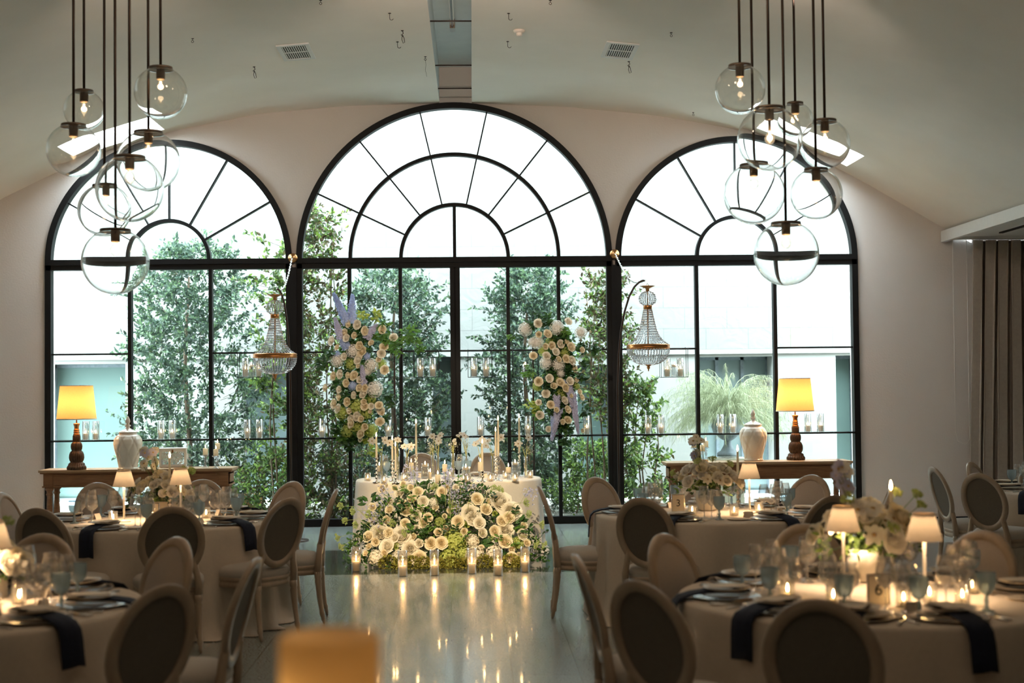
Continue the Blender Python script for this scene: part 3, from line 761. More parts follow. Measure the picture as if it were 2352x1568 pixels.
def napkin():      # folded strip under the top plate that falls over the table edge; local +x points outwards
    P = [(-.10, .0), (.0, .0), (.10, -.002), (.16, -.010), (.215, -.026), (.238, -.05), (.246, -.09), (.25, -.15), (.254, -.205)]
    mb = MB(); vs = []
    for k, (x, z) in enumerate(P):
        w_ = .052+.004*k/8; sk = .012*max(0, k-4)/4
        for y in (-w_+sk, -w_*.3+sk, w_*.4+sk, w_+sk): vs.append((x, y, z+.004*math.sin(y*60)*(k > 4)))
    n = len(P)
    nx = [(P[min(k+1, n-1)][1]-P[max(k-1, 0)][1], P[min(k+1, n-1)][0]-P[max(k-1, 0)][0]) for k in range(n)]
    th = .009; vs2 = []
    for k in range(n):
        dz, dx = nx[k]; L = math.hypot(dz, dx); ox, oz = -dz/L*th, dx/L*th
        for j in range(4): x, y, z = vs[k*4+j]; vs2.append((x+ox, y, z+oz))
    f = [(k*4+j, k*4+j+1, (k+1)*4+j+1, (k+1)*4+j) for k in range(n-1) for j in range(3)]
    g = [tuple(i+4*n for i in q[::-1]) for q in f]
    e = [(k*4, (k+1)*4, (k+1)*4+4*n, k*4+4*n) for k in range(n-1)]+[(k*4+3, k*4+3+4*n, (k+1)*4+3+4*n, (k+1)*4+3) for k in range(n-1)]
    e += [((n-1)*4+j, (n-1)*4+j+1, (n-1)*4+j+1+4*n, (n-1)*4+j+4*n) for j in range(3)]
    return mb.add(vs+vs2, f+g+e).build('napkin', 'navy')
knap = Kit(napkin)
def menu():
    return MB().box(-.085, .085, -.05, .05, 0, .0025).build('menu_card', 'card')
kmenu = Kit(menu)
def namec():
    return MB().add([(-.035, -.018, 0), (.035, -.018, 0), (.035, 0, .045), (-.035, 0, .045), (.035, .018, 0), (-.035, .018, 0)], [(0, 1, 2, 3), (3, 2, 4, 5)], 0, False).build('name_card', 'card')
kname = Kit(namec)
def cutlery(kind):
    def f():
        mb = MB()
        if kind == 'fork':
            mb.tube([(-.10, 0, .003), (-.02, 0, .004), (.04, 0, .003)], [.006, .0035, .004], 6)
            mb.box(.035, .06, -.011, .011, .001, .004)
            for k in range(4): mb.box(.06, .10, -.011+k*.0063, -.0085+k*.0063, .001, .004)
        elif kind == 'knife':
            mb.tube([(-.11, 0, .004), (-.01, 0, .004)], [.0075, .0055], 6); mb.box(-.01, .11, -.009, .006, .001, .004)
        else:
            mb.tube([(-.09, 0, .003), (.04, 0, .004)], [.006, .0035], 6); mb.ball((.065, 0, .006), (.028, .017, .005), 10, 6)
        return mb.build(kind, 'silver')
    return f
kfork = Kit(cutlery('fork')); kknife = Kit(cutlery('knife')); kspoon = Kit(cutlery('spoon'))
SEAT = {'T1': ['window-left', 'window-centre', 'wall-side', 'near-left', 'near-centre', 'near-right', 'window-right', 'aisle'],
        'T3': ['aisle', 'window-left', 'near-left', 'window-right', 'near-right', 'wall-side', 'window-centre'],
        'T6': ['window-left', 'aisle', 'near-left', 'nearest', 'window-centre', 'window-right', 'near-right'],
        'T2': ['window-side', 'window-right', 'near-right', 'aisle'], 'T5': ['aisle', 'window-left', 'near-left', 'window-side']}
TS = {'T1': 'the middle-left table', 'T3': 'the middle-right table', 'T6': 'the lower-right table', 'T2': 'the lower-left table', 'T5': 'the curtain-side table'}
rs = random.Random(21)
def place(tk, ang, seat, nap=True):
    c = TABC[tk]; a = R(ang); z = ZT_
    s = 'the '+seat+' seat of '+TS[tk]
    def P(r, t, zz=0):                     # r from centre, t sideways (anticlockwise)
        return Vector((c.x+r*cos(a)-t*sin(a), c.y+r*sin(a)+t*cos(a), z+zz))
    tw = rs.uniform(-.03, .03)
    kcharger(P(.70, 0, .001), 0, 'grey charger plate, lowest of the stack at '+s, 'plate', 'charger plates')
    kdinner(P(.70, 0, .014), 0, 'cream dinner plate, second of the stack at '+s, 'plate', 'dinner plates')
    if nap: knap(P(.70, .0, .034), a+tw, 'navy linen napkin draped off the table at '+s, 'napkin', 'navy napkins')
    ksalad(P(.70, 0, .042), 0, 'small cream plate, top of the stack at '+s, 'plate', 'salad plates')
    kmenu(P(.69, 0, .056), a+tw*3+pi/2*0, 'beige folded menu card on the plates at '+s, 'card', 'menu cards')
    kbread(P(.60, -.235, .001), 0, 'little bread plate at '+s, 'plate', 'bread plates')
    kfork(P(.71, -.19, .001), a+pi, 'silver fork at '+s, 'fork', 'forks')
    kknife(P(.71, .19, .001), a+pi, 'silver knife at '+s, 'knife', 'knives')
    if ang % 90 < 60: kspoon(P(.72, .215, .001), a+pi, 'silver spoon at '+s, 'spoon', 'spoons')
    kname(P(.50, -.06, .001), a+pi/2+rs.uniform(-.3, .3), 'beige tent name card at '+s, 'card', 'name cards')
    kw1(P(.48, .10, 0), rs.random(), 'tallest clear wine glass at '+s, 'glass', 'tall wine glasses')
    kw2(P(.53, .175, 0), rs.random(), 'slim clear wine glass at '+s, 'glass', 'slim wine glasses')
    kw3(P(.45, .19, 0), rs.random(), 'wide clear wine glass at '+s, 'glass', 'wide wine glasses')
    kgob(P(.56, .245, 0), rs.random(), 'blue ribbed goblet at '+s, 'glass', 'blue water goblets')
for tk, L in CH_.items():
    for (x, y, _), sn in zip(L, SEAT[tk]):
        dv = Vector((x, y, 0))-TABC[tk]; place(tk, math.degrees(math.atan2(dv.y, dv.x)) % 360, sn)
place('T6', 3, 'right-edge'); place('T2', 272, 'near-left'); place('T2', 130, 'far-left')

# ---- lights on the tables
def tlamp():
    r = empty('table_lamp')
    MB().lathe([(0, 0), (.05, 0), (.05, .008), (.012, .014), (.008, .02)], 20).build('base', 'white_metal', r)
    MB().lathe([(.008, .015), (.008, .325), (.004, .35)], 10).build('pole', 'white_metal', r)
    MB().lathe([(.082, .262), (.047, .385)], 72, flute=36, amp=.02).build('shade', 'shade_linen', r)
    MB().lathe([(0, .366), (.046, .368), (.046, .373), (0, .376)], 20).build('diffuser', 'white_metal', r)
    return r
ktl = Kit(tlamp)
def flame_mesh(s=1.0): return MB().lathe([(.0, 0), (.0035*s, .004*s), (.0055*s, .012*s), (.0042*s, .022*s), (.0018*s, .032*s), (0, .038*s)], 8)
def taper(h, holder, hm='silver'):
    def f():
        r = empty('candlestick')
        H = holder; pr = [(.042, 0), (.042, .006), (.02, .012), (.009, .03)]
        n = max(1, int(H/.045))
        for k in range(n):
            z = .035+k*(H-.05)/n; pr += [(.009, z), (.017, z+.010), (.019, z+.018), (.009, z+.028)]
        pr += [(.009, H-.02), (.022, H-.006), (.02, H), (0, H)]
        MB().lathe(pr, 14).build('holder', hm, r)
        c = MB().lathe([(.011, H-.01), (.0105, H+h*.5), (.0085, H+h), (0, H+h+.003)], 12).build('candle', 'wax', r)
        f_ = flame_mesh(1.25); f_.v = [(x, y, z+H+h+.004) for x, y, z in f_.v]; f_.build('flame', 'flame', c)
        return r
    return f
def pillar(rad, h):
    def f():
        r = empty('pillar_candle')
        MB().lathe([(0, 0), (rad, 0), (rad, h-.003), (rad*.9, h), (rad*.5, h-.006), (0, h-.007)], 18).build('wax', 'wax', r)
        MB().tube([(0, 0, h-.01), (.001, 0, h+.01)], .0012, 4).build('wick', 'ink', r)
        f_ = flame_mesh(1.0); f_.v = [(x, y, z+h+.006) for x, y, z in f_.v]; f_.build('flame', 'flame', r)
        return r
    return f
kpil = Kit(pillar(.030, .075)); kpil2 = Kit(pillar(.032, .09)); ktea = Kit(pillar(.019, .018))
def cyl(rad, h):
    def f():
        return MB().lathe([(0, .004), (rad-.003, .004), (rad-.003, h), (rad, h), (rad, 0), (0, 0)], 20).build('glass_cylinder', 'clear_glass')
    return f
kcyl = Kit(cyl(.045, .235)); kvot = Kit(cyl(.034, .085))
def floater():
    r = empty('floating_candle')
    MB().lathe([(0, 0), (.034, 0), (.036, .012), (.034, .022), (0, .02)], 18).build('wax', 'wax', r)
    f_ = flame_mesh(1.0); f_.v = [(x, y, z+.024) for x, y, z in f_.v]; f_.build('flame', 'flame', r); return r
kfloat = Kit(floater)
def wglass(h=.16):
    def f():
        r = empty('water_vase')
        MB().lathe([(0, .003), (.040, .003), (.040, h), (.043, h), (.043, 0), (0, 0)], 20).build('glass', 'clear_glass', r)
        MB().lathe([(0, .004), (.039, .004), (.039, h-.035), (0, h-.035)], 20).build('water', 'water', r); return r
    return f
kwg = Kit(wglass())
# ================================================================== flowers
def rose_mb(seed, rings=5, open_=1.0, ruffle=.04):
    r = random.Random(seed); mb = MB()
    for i in range(rings):
        t = i/(rings-1); n = [3, 3, 4, 5, 5, 6, 7, 7][i]; Ri = .15+.66*t*open_; Hi = 1.05-.22*t; fl = -.05*(1-t)+.22*t**3*open_; dr = .20*t**4*open_
        off = r.random()*6
        for p in range(n):
            a0 = off+2*pi*p/n+r.uniform(-.12, .12); hw = pi/n*1.38; vs = []
            for jv in range(5):
                v = jv/4
                for ju in range(5):
                    u = ju/2-1
                    rad = Ri*(.30+.78*v**.55)+fl*v**3-.10*(1-t)*v**2+r.uniform(-1, 1)*ruffle*v+.07*u*v
                    z = Hi*v*(1-.20*u*u*v)-dr*v**3-.35*(1-t)*0+r.uniform(-1, 1)*ruffle*v*.7
                    w_ = hw*(.55+.45*min(1, v*2))
                    vs.append((rad*cos(a0+u*w_), rad*sin(a0+u*w_), z-.40))
            mb.add(vs, [(q*5+k, q*5+k+1, q*5+k+6, q*5+k+5) for q in range(4) for k in range(4)])
    return mb
def ball_mb(seed, n=80, fs=.26, squash=.85):
    r = random.Random(seed); mb = MB()
    mb.ball((0, 0, 0), (.72, .72, .72*squash), 10, 7)
    for k in range(n):
        z = 1-2*(k+.5)/n
        if z < -.75: continue
        a = k*2.39996; q = math.sqrt(1-z*z); nrm = Vector((q*cos(a), q*sin(a), z)).normalized()
        c = nrm*(1+r.uniform(-.09, .07)); c.z *= squash
        s = nrm.orthogonal().normalized(); t = nrm.cross(s); ph = r.random()*6
        for p in range(4):
            b = ph+p*pi/2; d = s*cos(b)+t*sin(b); e = s*-sin(b)+t*cos(b)
            ln = fs*r.uniform(.8, 1.1)
            mb.add([c-nrm*.05, c+d*ln*.55+e*ln*.42+nrm*.03, c+d*ln+nrm*.05*r.uniform(-1, 1.4), c+d*ln*.55-e*ln*.42+nrm*.03], [(0, 1, 2, 3)], 0, True)
    return mb
def spike_mb(seed):   # delphinium spike along +z, length 1
    r = random.Random(seed); mb = MB(); mb.tube([(0, 0, 0), (0, 0, 1)], .012, 5)
    for k in range(96):
        t = k/96; a = k*2.4; rad = (.17*(1-t)**.6+.02)*r.uniform(.75, 1.1); c = Vector((rad*cos(a), rad*sin(a), t+r.uniform(-.015, .015))); n_ = Vector((cos(a), sin(a), .3)).normalized()
        s = n_.orthogonal().normalized(); u = n_.cross(s); ln = (.095*(1-t)**.4+.02)*r.uniform(.8, 1.15)
        for p in range(5):
            b = p*2*pi/5+k; d = s*cos(b)+u*sin(b); e = s*-sin(b)+u*cos(b)
            mb.add([c, c+d*ln*.6+e*ln*.4, c+d*ln+n_*.055, c+d*ln*.6-e*ln*.4], [(0, 1, 2, 3)])
    return mb
def anemone_mb(seed, n=7):
    r = random.Random(seed); mb = MB()
    for p in range(n):
        a = 2*pi*p/n+r.uniform(-.1, .1); vs = []
        L = r.uniform(.9, 1.1)
        for jv in range(4):
            v = jv/3; w_ = .34*sin(.25+v*2.5)
            for u in (-1, 0, 1): vs.append((L*v*cos(a)-u*w_*sin(a), L*v*sin(a)+u*w_*cos(a), .25*v-.28*v*v*r.uniform(.3, 1.2)+.05*u*u))
        mb.add(vs, [(q*3+k, q*3+k+1, q*3+k+4, q*3+k+3) for q in range(3) for k in range(2)])
    mb.ball((0, 0, .05), (.2, .2, .12), 10, 6, 1)
    return mb
MESH = {}
def fl_mesh(kind, mat):
    k = (kind, mat)
    if k not in MESH:
        mb = {'rose0': lambda: rose_mb(1), 'rose1': lambda: rose_mb(2, 5, .72), 'rose2': lambda: rose_mb(3, 6, 1.1), 'peony': lambda: rose_mb(4, 8, 1.15, .085),
              'ball0': lambda: ball_mb(1), 'ball1': lambda: ball_mb(2, 110, .2, .95), 'spike': lambda: spike_mb(5), 'anem': lambda: anemone_mb(6), 'anem1': lambda: anemone_mb(8, 9)}[kind]()
        o = mb.build('tmp', [mat, 'flower_eye'] if kind.startswith('anem') else mat)
        MESH[k] = o.data; o.data.name = kind; bpy.data.objects.remove(o)
    return MESH[k]
rf = random.Random(99)
def bloom(name, kind, mat, parent, pos, rad, nrm, sz=None):
    o = bpy.data.objects.new(name, fl_mesh(kind, mat)); COL.objects.link(o); o.parent = parent
    o.location = pos
    q = Vector(nrm).normalized().to_track_quat('Z', 'Y'); o.rotation_euler = (q @ Matrix.Rotation(rf.random()*6.28, 3, 'Z').to_quaternion()).to_euler()
    o.scale = sz if sz else (rad, rad, rad)
    return o
def sprig(mb, p, d, L, n, ll, m=0, wd=.45):
    r = rf; pts = [p.copy()]; q = p.copy(); v = d.normalized()
    for k in range(5): q = q+v*L/5; v = (v+rand_unit(r)*.12+Vector((0, 0, -.06))).normalized(); pts.append(q.copy())
    mb.tube(pts, [.003, .0026, .0022, .002, .0015, .001], 4, m, cap=False)
    for k in range(n):
        t = .15+.85*k/n; i = min(4, int(t*5)); b = pts[i].lerp(pts[i+1], t*5-i)
        side = v.cross(Vector((0, 0, 1))+rand_unit(r)*.6).normalized()*(1 if k % 2 else -1)
        mb.leaf(b, side+v*.6+rand_unit(r)*.3, rand_unit(r)+Vector((0, -1, .6)), ll*r.uniform(.7, 1.15), ll*wd, m)
def umbel(mb, p, d, rad, m=0):
    d = d.normalized()
    for k in range(26):
        e = (d+rand_unit(rf)*.75).normalized(); t = p+e*rad*rf.uniform(.75, 1)
        mb.tube([p, t], [.0012, .0008], 3, m, cap=False)
        for j in range(4):
            q = t+rand_unit(rf)*rad*.16; s = rad*.09
            mb.add([q+Vector((s, 0, 0)), q+Vector((0, s, s)), q+Vector((-s, 0, 0)), q+Vector((0, -s, -s))], [(0, 1, 2, 3)], m)

# ------------------------------------------------ the floor bank of flowers
def bank_y(z): return 13.72+.62*max(0, min(1, z/.95))**.8
G = empty('floor_flower_arrangement', (-.27, 13.95, 0), 0, 'huge bank of cream roses, hydrangeas and greenery on the floor before the head table', 'flower arrangement')
gloc = Vector((-.27, 13.95, 0))
def bank_pt(cx, cy, dy=0):
    px, py = 740+cx/4.2, 1080+cy/4.2; Y = 14.0
    for _ in range(6): p = at(px, py, Y+dy); Y = bank_y(p.z)
    return at(px, py, Y+dy)
def fnorm(p, cx=-.27): return Vector(((p.x-cx)*.55+rf.uniform(-.3, .3), -1+rf.uniform(-.2, .2), .15+.55*p.z+rf.uniform(-.25, .3)))
ROS = [(330,430,0),(580,175,48),(700,170,38),(780,130,35),(745,225,52),(855,165,38),(925,205,45),(865,275,50),(660,305,40),(770,320,42),(650,380,50),(812,388,52),(975,300,48),(485,355,45),
 (1155,208,42),(1205,165,30),(1290,165,38),(1495,275,50),(1580,378,52),(625,478,48),(910,440,45),(1020,455,42),(985,505,60),(1310,498,52),(1515,508,52),(1610,300,35),(1800,455,48),(1735,490,50),
 (1545,605,52),(1665,585,45),(1765,685,60),(1945,535,42),(1930,620,45),(1975,700,40),(1960,795,45),(1830,845,48),(1900,820,38),(1120,600,48),(1150,700,50),(1050,705,54),(935,705,50),(935,850,62),
 (640,600,45),(515,690,46),(625,735,60),(445,640,50),(420,800,33),(600,800,40),(700,650,45),(1370,590,40),(880,640,40),(800,510,42),(910,560,40),(1190,560,36),(1600,500,0),(1250,240,0)]
for i, (x, y, r_) in enumerate(ROS):
    if r_ < 5: continue
    p = bank_pt(x, y, -.02); rad = r_/4.2/3267*13.9*1.12
    bloom('rose', ['rose0', 'rose1', 'rose2'][i % 3] if r_ > 40 else 'rose1', 'petal_cream' if i % 4 else 'petal_ivory', G, p-gloc, rad, fnorm(p))
cand = [(x, y, r_) for x, y, r_ in ROS if r_]; added = 0
while added < 36:
    x, y = rf.uniform(420, 1960), rf.uniform(230, 860)
    if any(math.hypot(x-a, y-b) < c+26 for a, b, c in cand): continue
    if y < 230+((x-1190)/760)**2*260: continue
    cand.append((x, y, 30)); added += 1
    p = bank_pt(x, y, .03); bloom('rose', 'rose1' if added % 2 else 'rose0', 'petal_cream' if added % 3 else 'petal_green', G, p-gloc, 33/4.2/3267*13.9, fnorm(p))
for x, y, r_ in [(1435,420,82),(1720,300,98),(1820,400,85),(1770,580,70),(850,760,68),(760,640,88),(560,620,86),(1450,470,60)]:
    p = bank_pt(x, y, .02); bloom('peony', 'peony', 'petal_ivory', G, p-gloc, r_/4.2/3267*13.9*1.05, fnorm(p))
for x, y, r_ in [(740,850,76),(520,840,72),(1470,820,92),(1660,800,80),(1450,680,66),(1075,310,50),(1340,640,40)]:
    p = bank_pt(x, y, .02); bloom('hydrangea', 'ball0', 'petal_ivory', G, p-gloc, r_/4.2/3267*13.9, fnorm(p))
for x, y, r_ in [(1280,680,112),(1220,870,100),(1135,500,52),(555,370,32),(1360,800,60),(1880,700,55)]:
    p = bank_pt(x, y, .05); bloom('green_hydrangea', 'ball0', 'petal_green', G, p-gloc, r_/4.2/3267*13.9, fnorm(p))
moss = MB(); fol = MB(); dark = MB(); pale = MB(); blue = MB()
for x, y, r_ in [(640,920,80),(760,950,70),(870,930,75),(980,940,70),(1100,950,70),(1240,950,70),(1380,960,60),(1560,900,75),(1690,950,60),(1820,930,80),(1900,950,50)]:
    p = bank_pt(x, y, .03)-gloc; rad = r_/4.2/3267*13.9
    p.z = max(p.z, rad*.55)
    for k in range(420):
        d = rand_unit(rf); q = p+Vector((d.x*rad, d.y*rad*.8, d.z*rad*.8)); q.z = max(.004, q.z); moss.leaf(q, d+rand_unit(rf)*.8, rand_unit(rf), .028, .014)
def inside(x, z):      # silhouette of the bank in its own frame
    top = .96*(1-abs((x+.02)/1.05)**2.6) if abs(x) < 1.05 else 0
    return z < top*.97
for k in range(6000):
    x = rf.uniform(-1.0, 1.0); z = rf.uniform(.02, .9)
    if not inside(x, z*1.18): continue
    y = bank_y(z)-13.95+rf.uniform(.03, .22)
    d = Vector((x*.5, -1, .5))+rand_unit(rf)*1.0
    (dark if rf.random() < .75 else fol).leaf(Vector((x, y, z)), d, rand_unit(rf), rf.uniform(.03, .07), rf.uniform(.014, .028))
for k in range(50):
    x = rf.uniform(-.9, .9); z = rf.uniform(.15, .70)
    if inside(x, z*1.3): sprig(fol if k % 2 else dark, Vector((x, bank_y(z)-13.9, z)), Vector((x*.8, -.6, .8))+rand_unit(rf)*.5, rf.uniform(.12, .25), 9, .055)
for cx, cy in [(800,180),(1080,160),(1650,180),(1700,190),(200,345),(250,480),(180,640),(215,720),(350,520),(320,390),(1950,310),(1965,420),(2090,520),(2040,700),(2115,700),(1890,700),(1135,490),(820,590),(700,500),(900,440),(1600,640),(1900,800),(470,420),(1250,330)]:
    p = bank_pt(cx, cy, -.04)-gloc; b = Vector((p.x*.75, .0, max(.25, p.z*.8)))
    m = b.lerp(p, .5)+Vector((0, -.02, .06)); pale.tube([b, m, p], [.003, .0022, .0015], 4, cap=False)
    umbel(pale, p, p-m, .055)
for cx, cy in [(600,240),(560,330),(500,500),(430,400),(560,540),(1230,220),(1260,330),(1240,180),(1300,400),(1190,100),(880,60),(1340,250),(1450,150),(860,40),(1230,60),(2000,230)]:
    p = bank_pt(cx, cy, .0)-gloc; b = Vector((p.x*.8, .1, p.z*.7)); pale.tube([b, p+Vector((0, 0, .08))], .002, 4, cap=False)
    for k in range(34):
        q = p+Vector((rf.gauss(0, .035), rf.gauss(0, .02), rf.gauss(0, .055))); s = .013
        for a in range(4):
            e = rand_unit(rf)*s; g_ = rand_unit(rf)*s; blue.add([q, q+e, q+e+g_, q+g_], [(0, 1, 2, 3)])
for cx, cy, dx in [(420, 290, -1), (480, 280, 1), (960, 140, 1), (880, 560, -1), (930, 610, 1), (1560, 700, 1), (1890, 500, 1), (1180, 290, -1)]:
    p = bank_pt(cx, cy, -.02)-gloc
    for k in range(7): dark.leaf(p+rand_unit(rf)*.03, Vector((dx, -.3, .3))+rand_unit(rf)*.6, Vector((0, -1, .5)), .085, .036)
moss.build('moss', 'leaf_moss', G); fol.build('foliage', 'leaf_bright', G); dark.build('foliage', 'leaf_dark', G)
pale.build('green_umbels', 'leaf_pale', G); blue.build('blue_sprays', 'petal_lilac', G)

# ------------------------------------------------ the two raised arrangements
def raised(name, label, ox, oy, sc_, Y, roses, whites, greens, spikes, leaves, bluec, centre, zr, colour='petal_cream'):
    base = Vector((centre, Y+.12, 0)); A = empty(name, base, 0, label, 'flower arrangement', 'raised flower arrangements behind the head table')
    s = 1/sc_/F*Y
    def P(x, y, dy=0): return at(ox+x/sc_, oy+y/sc_, Y+dy)-base
    def N(p): return Vector((p.x*1.6+rf.uniform(-.25, .25), -1, .25+rf.uniform(-.25, .3)))
    for i, (x, y, r_) in enumerate(roses):
        p = P(x, y, -.05+rf.uniform(-.05, .03)); bloom('rose', ['rose0', 'rose1', 'rose2'][i % 3], 'petal_cream' if i % 3 else 'petal_ivory', A, p, r_*s*1.12, N(p))
    for x, y, r_ in whites: p = P(x, y, .0); bloom('hydrangea', 'ball1', 'petal_white', A, p, r_*s, N(p))
    for x, y, r_ in greens: p = P(x, y, .05); bloom('green_hydrangea', 'ball0', 'petal_green', A, p, r_*s, N(p))
    for x, y, r_ in bluec: p = P(x, y, .0); bloom('blue_hydrangea', 'ball0', 'petal_blue', A, p, r_*s, N(p))
    for x0, y0, x1, y1, w_ in spikes:    # base -> tip
        a = P(x0, y0, 0); b = P(x1, y1, -.05); L = (b-a).length
        bloom('delphinium', 'spike', 'petal_blue' if w_ > 0 else 'petal_lilac', A, a, 1, b-a, (abs(w_)*.40, abs(w_)*.40, L))
    cm = {'b': MB(), 'd': MB(), 'l': MB()}
    for x, y, r_, c in leaves:
        p = P(x, y, .02); rr = r_*s; n = max(3, int(r_/9)); core = P((x*2+zr[2])/3, y, .1)
        for k in range(n):
            q = p+rand_unit(rf)*rr*.55; d = (q-core).normalized()+rand_unit(rf)*.5
            sprig(cm[c], q-d*rr*.5, d, rr*1.3, 8, .075 if c != 'l' else .06)
    for k in range(2600):
        t = rf.random(); y = zr[0]+(zr[1]-zr[0])*t; x = zr[2]+zr[3]*rf.uniform(-1, 1)*(1-.5*abs(2*t-1)**2)
        p = P(x, y, rf.uniform(.02, .16)); cm['d' if rf.random() < .7 else 'b'].leaf(p, Vector((p.x*2, -1, -.2))+rand_unit(rf), rand_unit(rf), rf.uniform(.04, .08), rf.uniform(.018, .034))
    cm['b'].build('foliage', 'leaf_bright', A); cm['d'].build('foliage', 'leaf_dark', A)
    if cm['l'].v: cm['l'].build('foliage', 'leaf_lime', A)
    z_ = at(ox+zr[2]/sc_, oy+zr[0]/sc_, Y).z
    MB().tube([(0, .08, .01), (0, .08, z_-.1), (P(zr[2], zr[0]+60).x, .02, z_)], .011, 8).build('stand_pole', 'black_rod', A)
    MB().lathe([(.16, 0), (.16, .008), (.02, .012)], 24, (0, .08, 0)).build('stand_base', 'black_rod', A)
raised('raised_flower_arrangement', 'tall hanging cluster of cream roses with blue delphiniums, left of the head table', 720, 660, 3.92, 16.75,
 [(395,335,38),(318,330,38),(280,415,36),(297,455,32),(372,432,36),(465,390,34),(165,480,38),(215,540,30),(622,380,32),(722,450,34),(522,500,32),(635,535,34),(612,595,34),(590,650,32),(642,742,34),(277,622,30),(418,525,44),
  (435,578,42),(405,650,40),(405,705,28),(180,798,32),(240,780,36),(315,790,34),(365,795,36),(420,830,30),(110,903,37),(295,860,30),(232,920,28),(415,905,38),(460,905,28),(365,970,30),(230,985,38),(185,1048,36),(222,1090,38),
  (325,1110,32),(305,1030,33),(450,960,36),(455,1030,32),(460,1070,30),(520,1070,26),(512,1118,22),(590,1060,30),(610,1110,32),(620,1130,26),(600,1210,34),(390,1160,36),(430,1185,34),(340,1225,34),(335,1180,30),(465,1255,36),(428,1320,34),(425,1365,24)],
 [(355,570,62),(215,660,58),(520,700,62),(550,915,74),(480,760,40),(590,1085,40),(395,1170,40)], [(330,690,55),(610,690,48),(385,1070,72),(255,1130,62),(520,1010,45),(310,1290,72),(520,1290,60),(480,1130,55),(400,1260,60)],
 [(300,310,180,50,.62),(345,310,350,60,.62),(250,460,190,270,-.55),(480,450,575,330,-.62),(300,540,240,470,.6),(455,860,435,700,-.5)],
 [(430,250,50,'l'),(560,260,55,'l'),(840,420,110,'b'),(940,530,50,'b'),(700,500,100,'b'),(600,440,90,'b'),(620,340,60,'b'),(100,670,60,'d'),(150,570,50,'d'),(650,1010,70,'d'),(510,820,40,'d'),(350,1380,80,'d'),(520,1480,60,'l'),(230,880,50,'d'),(470,1340,60,'l'),(200,1270,50,'d'),(250,1330,50,'b'),(620,1170,40,'d')],
 [(350,885,42),(480,620,34),(215,605,32),(290,510,34)], -.93, (330, 1400, 390, 180))
raised('raised_flower_arrangement', 'tapering hanging cluster of white hydrangeas and roses, right of the head table', 1140, 690, 4.48, 16.75,
 [(430,235,40),(438,350,38),(528,343,38),(740,215,36),(503,472,38),(572,465,35),(662,447,38),(725,430,34),(770,478,38),(612,527,36),(880,508,36),(380,568,34),(515,570,38),(640,605,36),(720,600,36),(776,618,42),(803,702,40),(435,832,38),
  (545,800,38),(590,880,40),(660,843,38),(757,830,38),(823,815,32),(716,898,36),(510,958,38),(855,940,34),(880,995,30),(703,1030,38),(770,980,26),(560,1072,34),(435,1047,28),(615,1125,34),(735,1122,34),(448,1180,38),(680,1247,34),(735,1230,34),(535,1322,28),(885,1340,28)],
 [(298,295,70),(622,280,76),(870,330,62),(420,430,66),(510,645,65),(640,665,68),(665,750,42),(375,430,50)], [(425,880,52),(670,965,55),(700,530,60),(480,520,50),(820,880,40),(560,420,50),(620,800,50)],
 [(640,1120,570,1440,-.55),(780,960,845,1370,-.5),(740,860,785,1100,-.55),(620,980,630,1180,-.5),(590,1200,580,1420,.4)],
 [(480,210,90,'d'),(380,280,60,'d'),(160,370,35,'b'),(570,670,30,'d'),(345,720,70,'b'),(560,770,50,'d'),(860,480,60,'d'),(1000,500,55,'d'),(885,640,35,'d'),(880,780,60,'d'),(900,1140,45,'d'),(720,1320,60,'d'),(400,1100,80,'l'),(700,380,60,'d'),(740,700,50,'d'),(520,870,60,'d'),(690,1450,50,'d'),(450,1150,60,'b'),(700,300,50,'b')],
 [(700,840,30),(620,1030,34)], .72, (330, 1330, 640, 150))

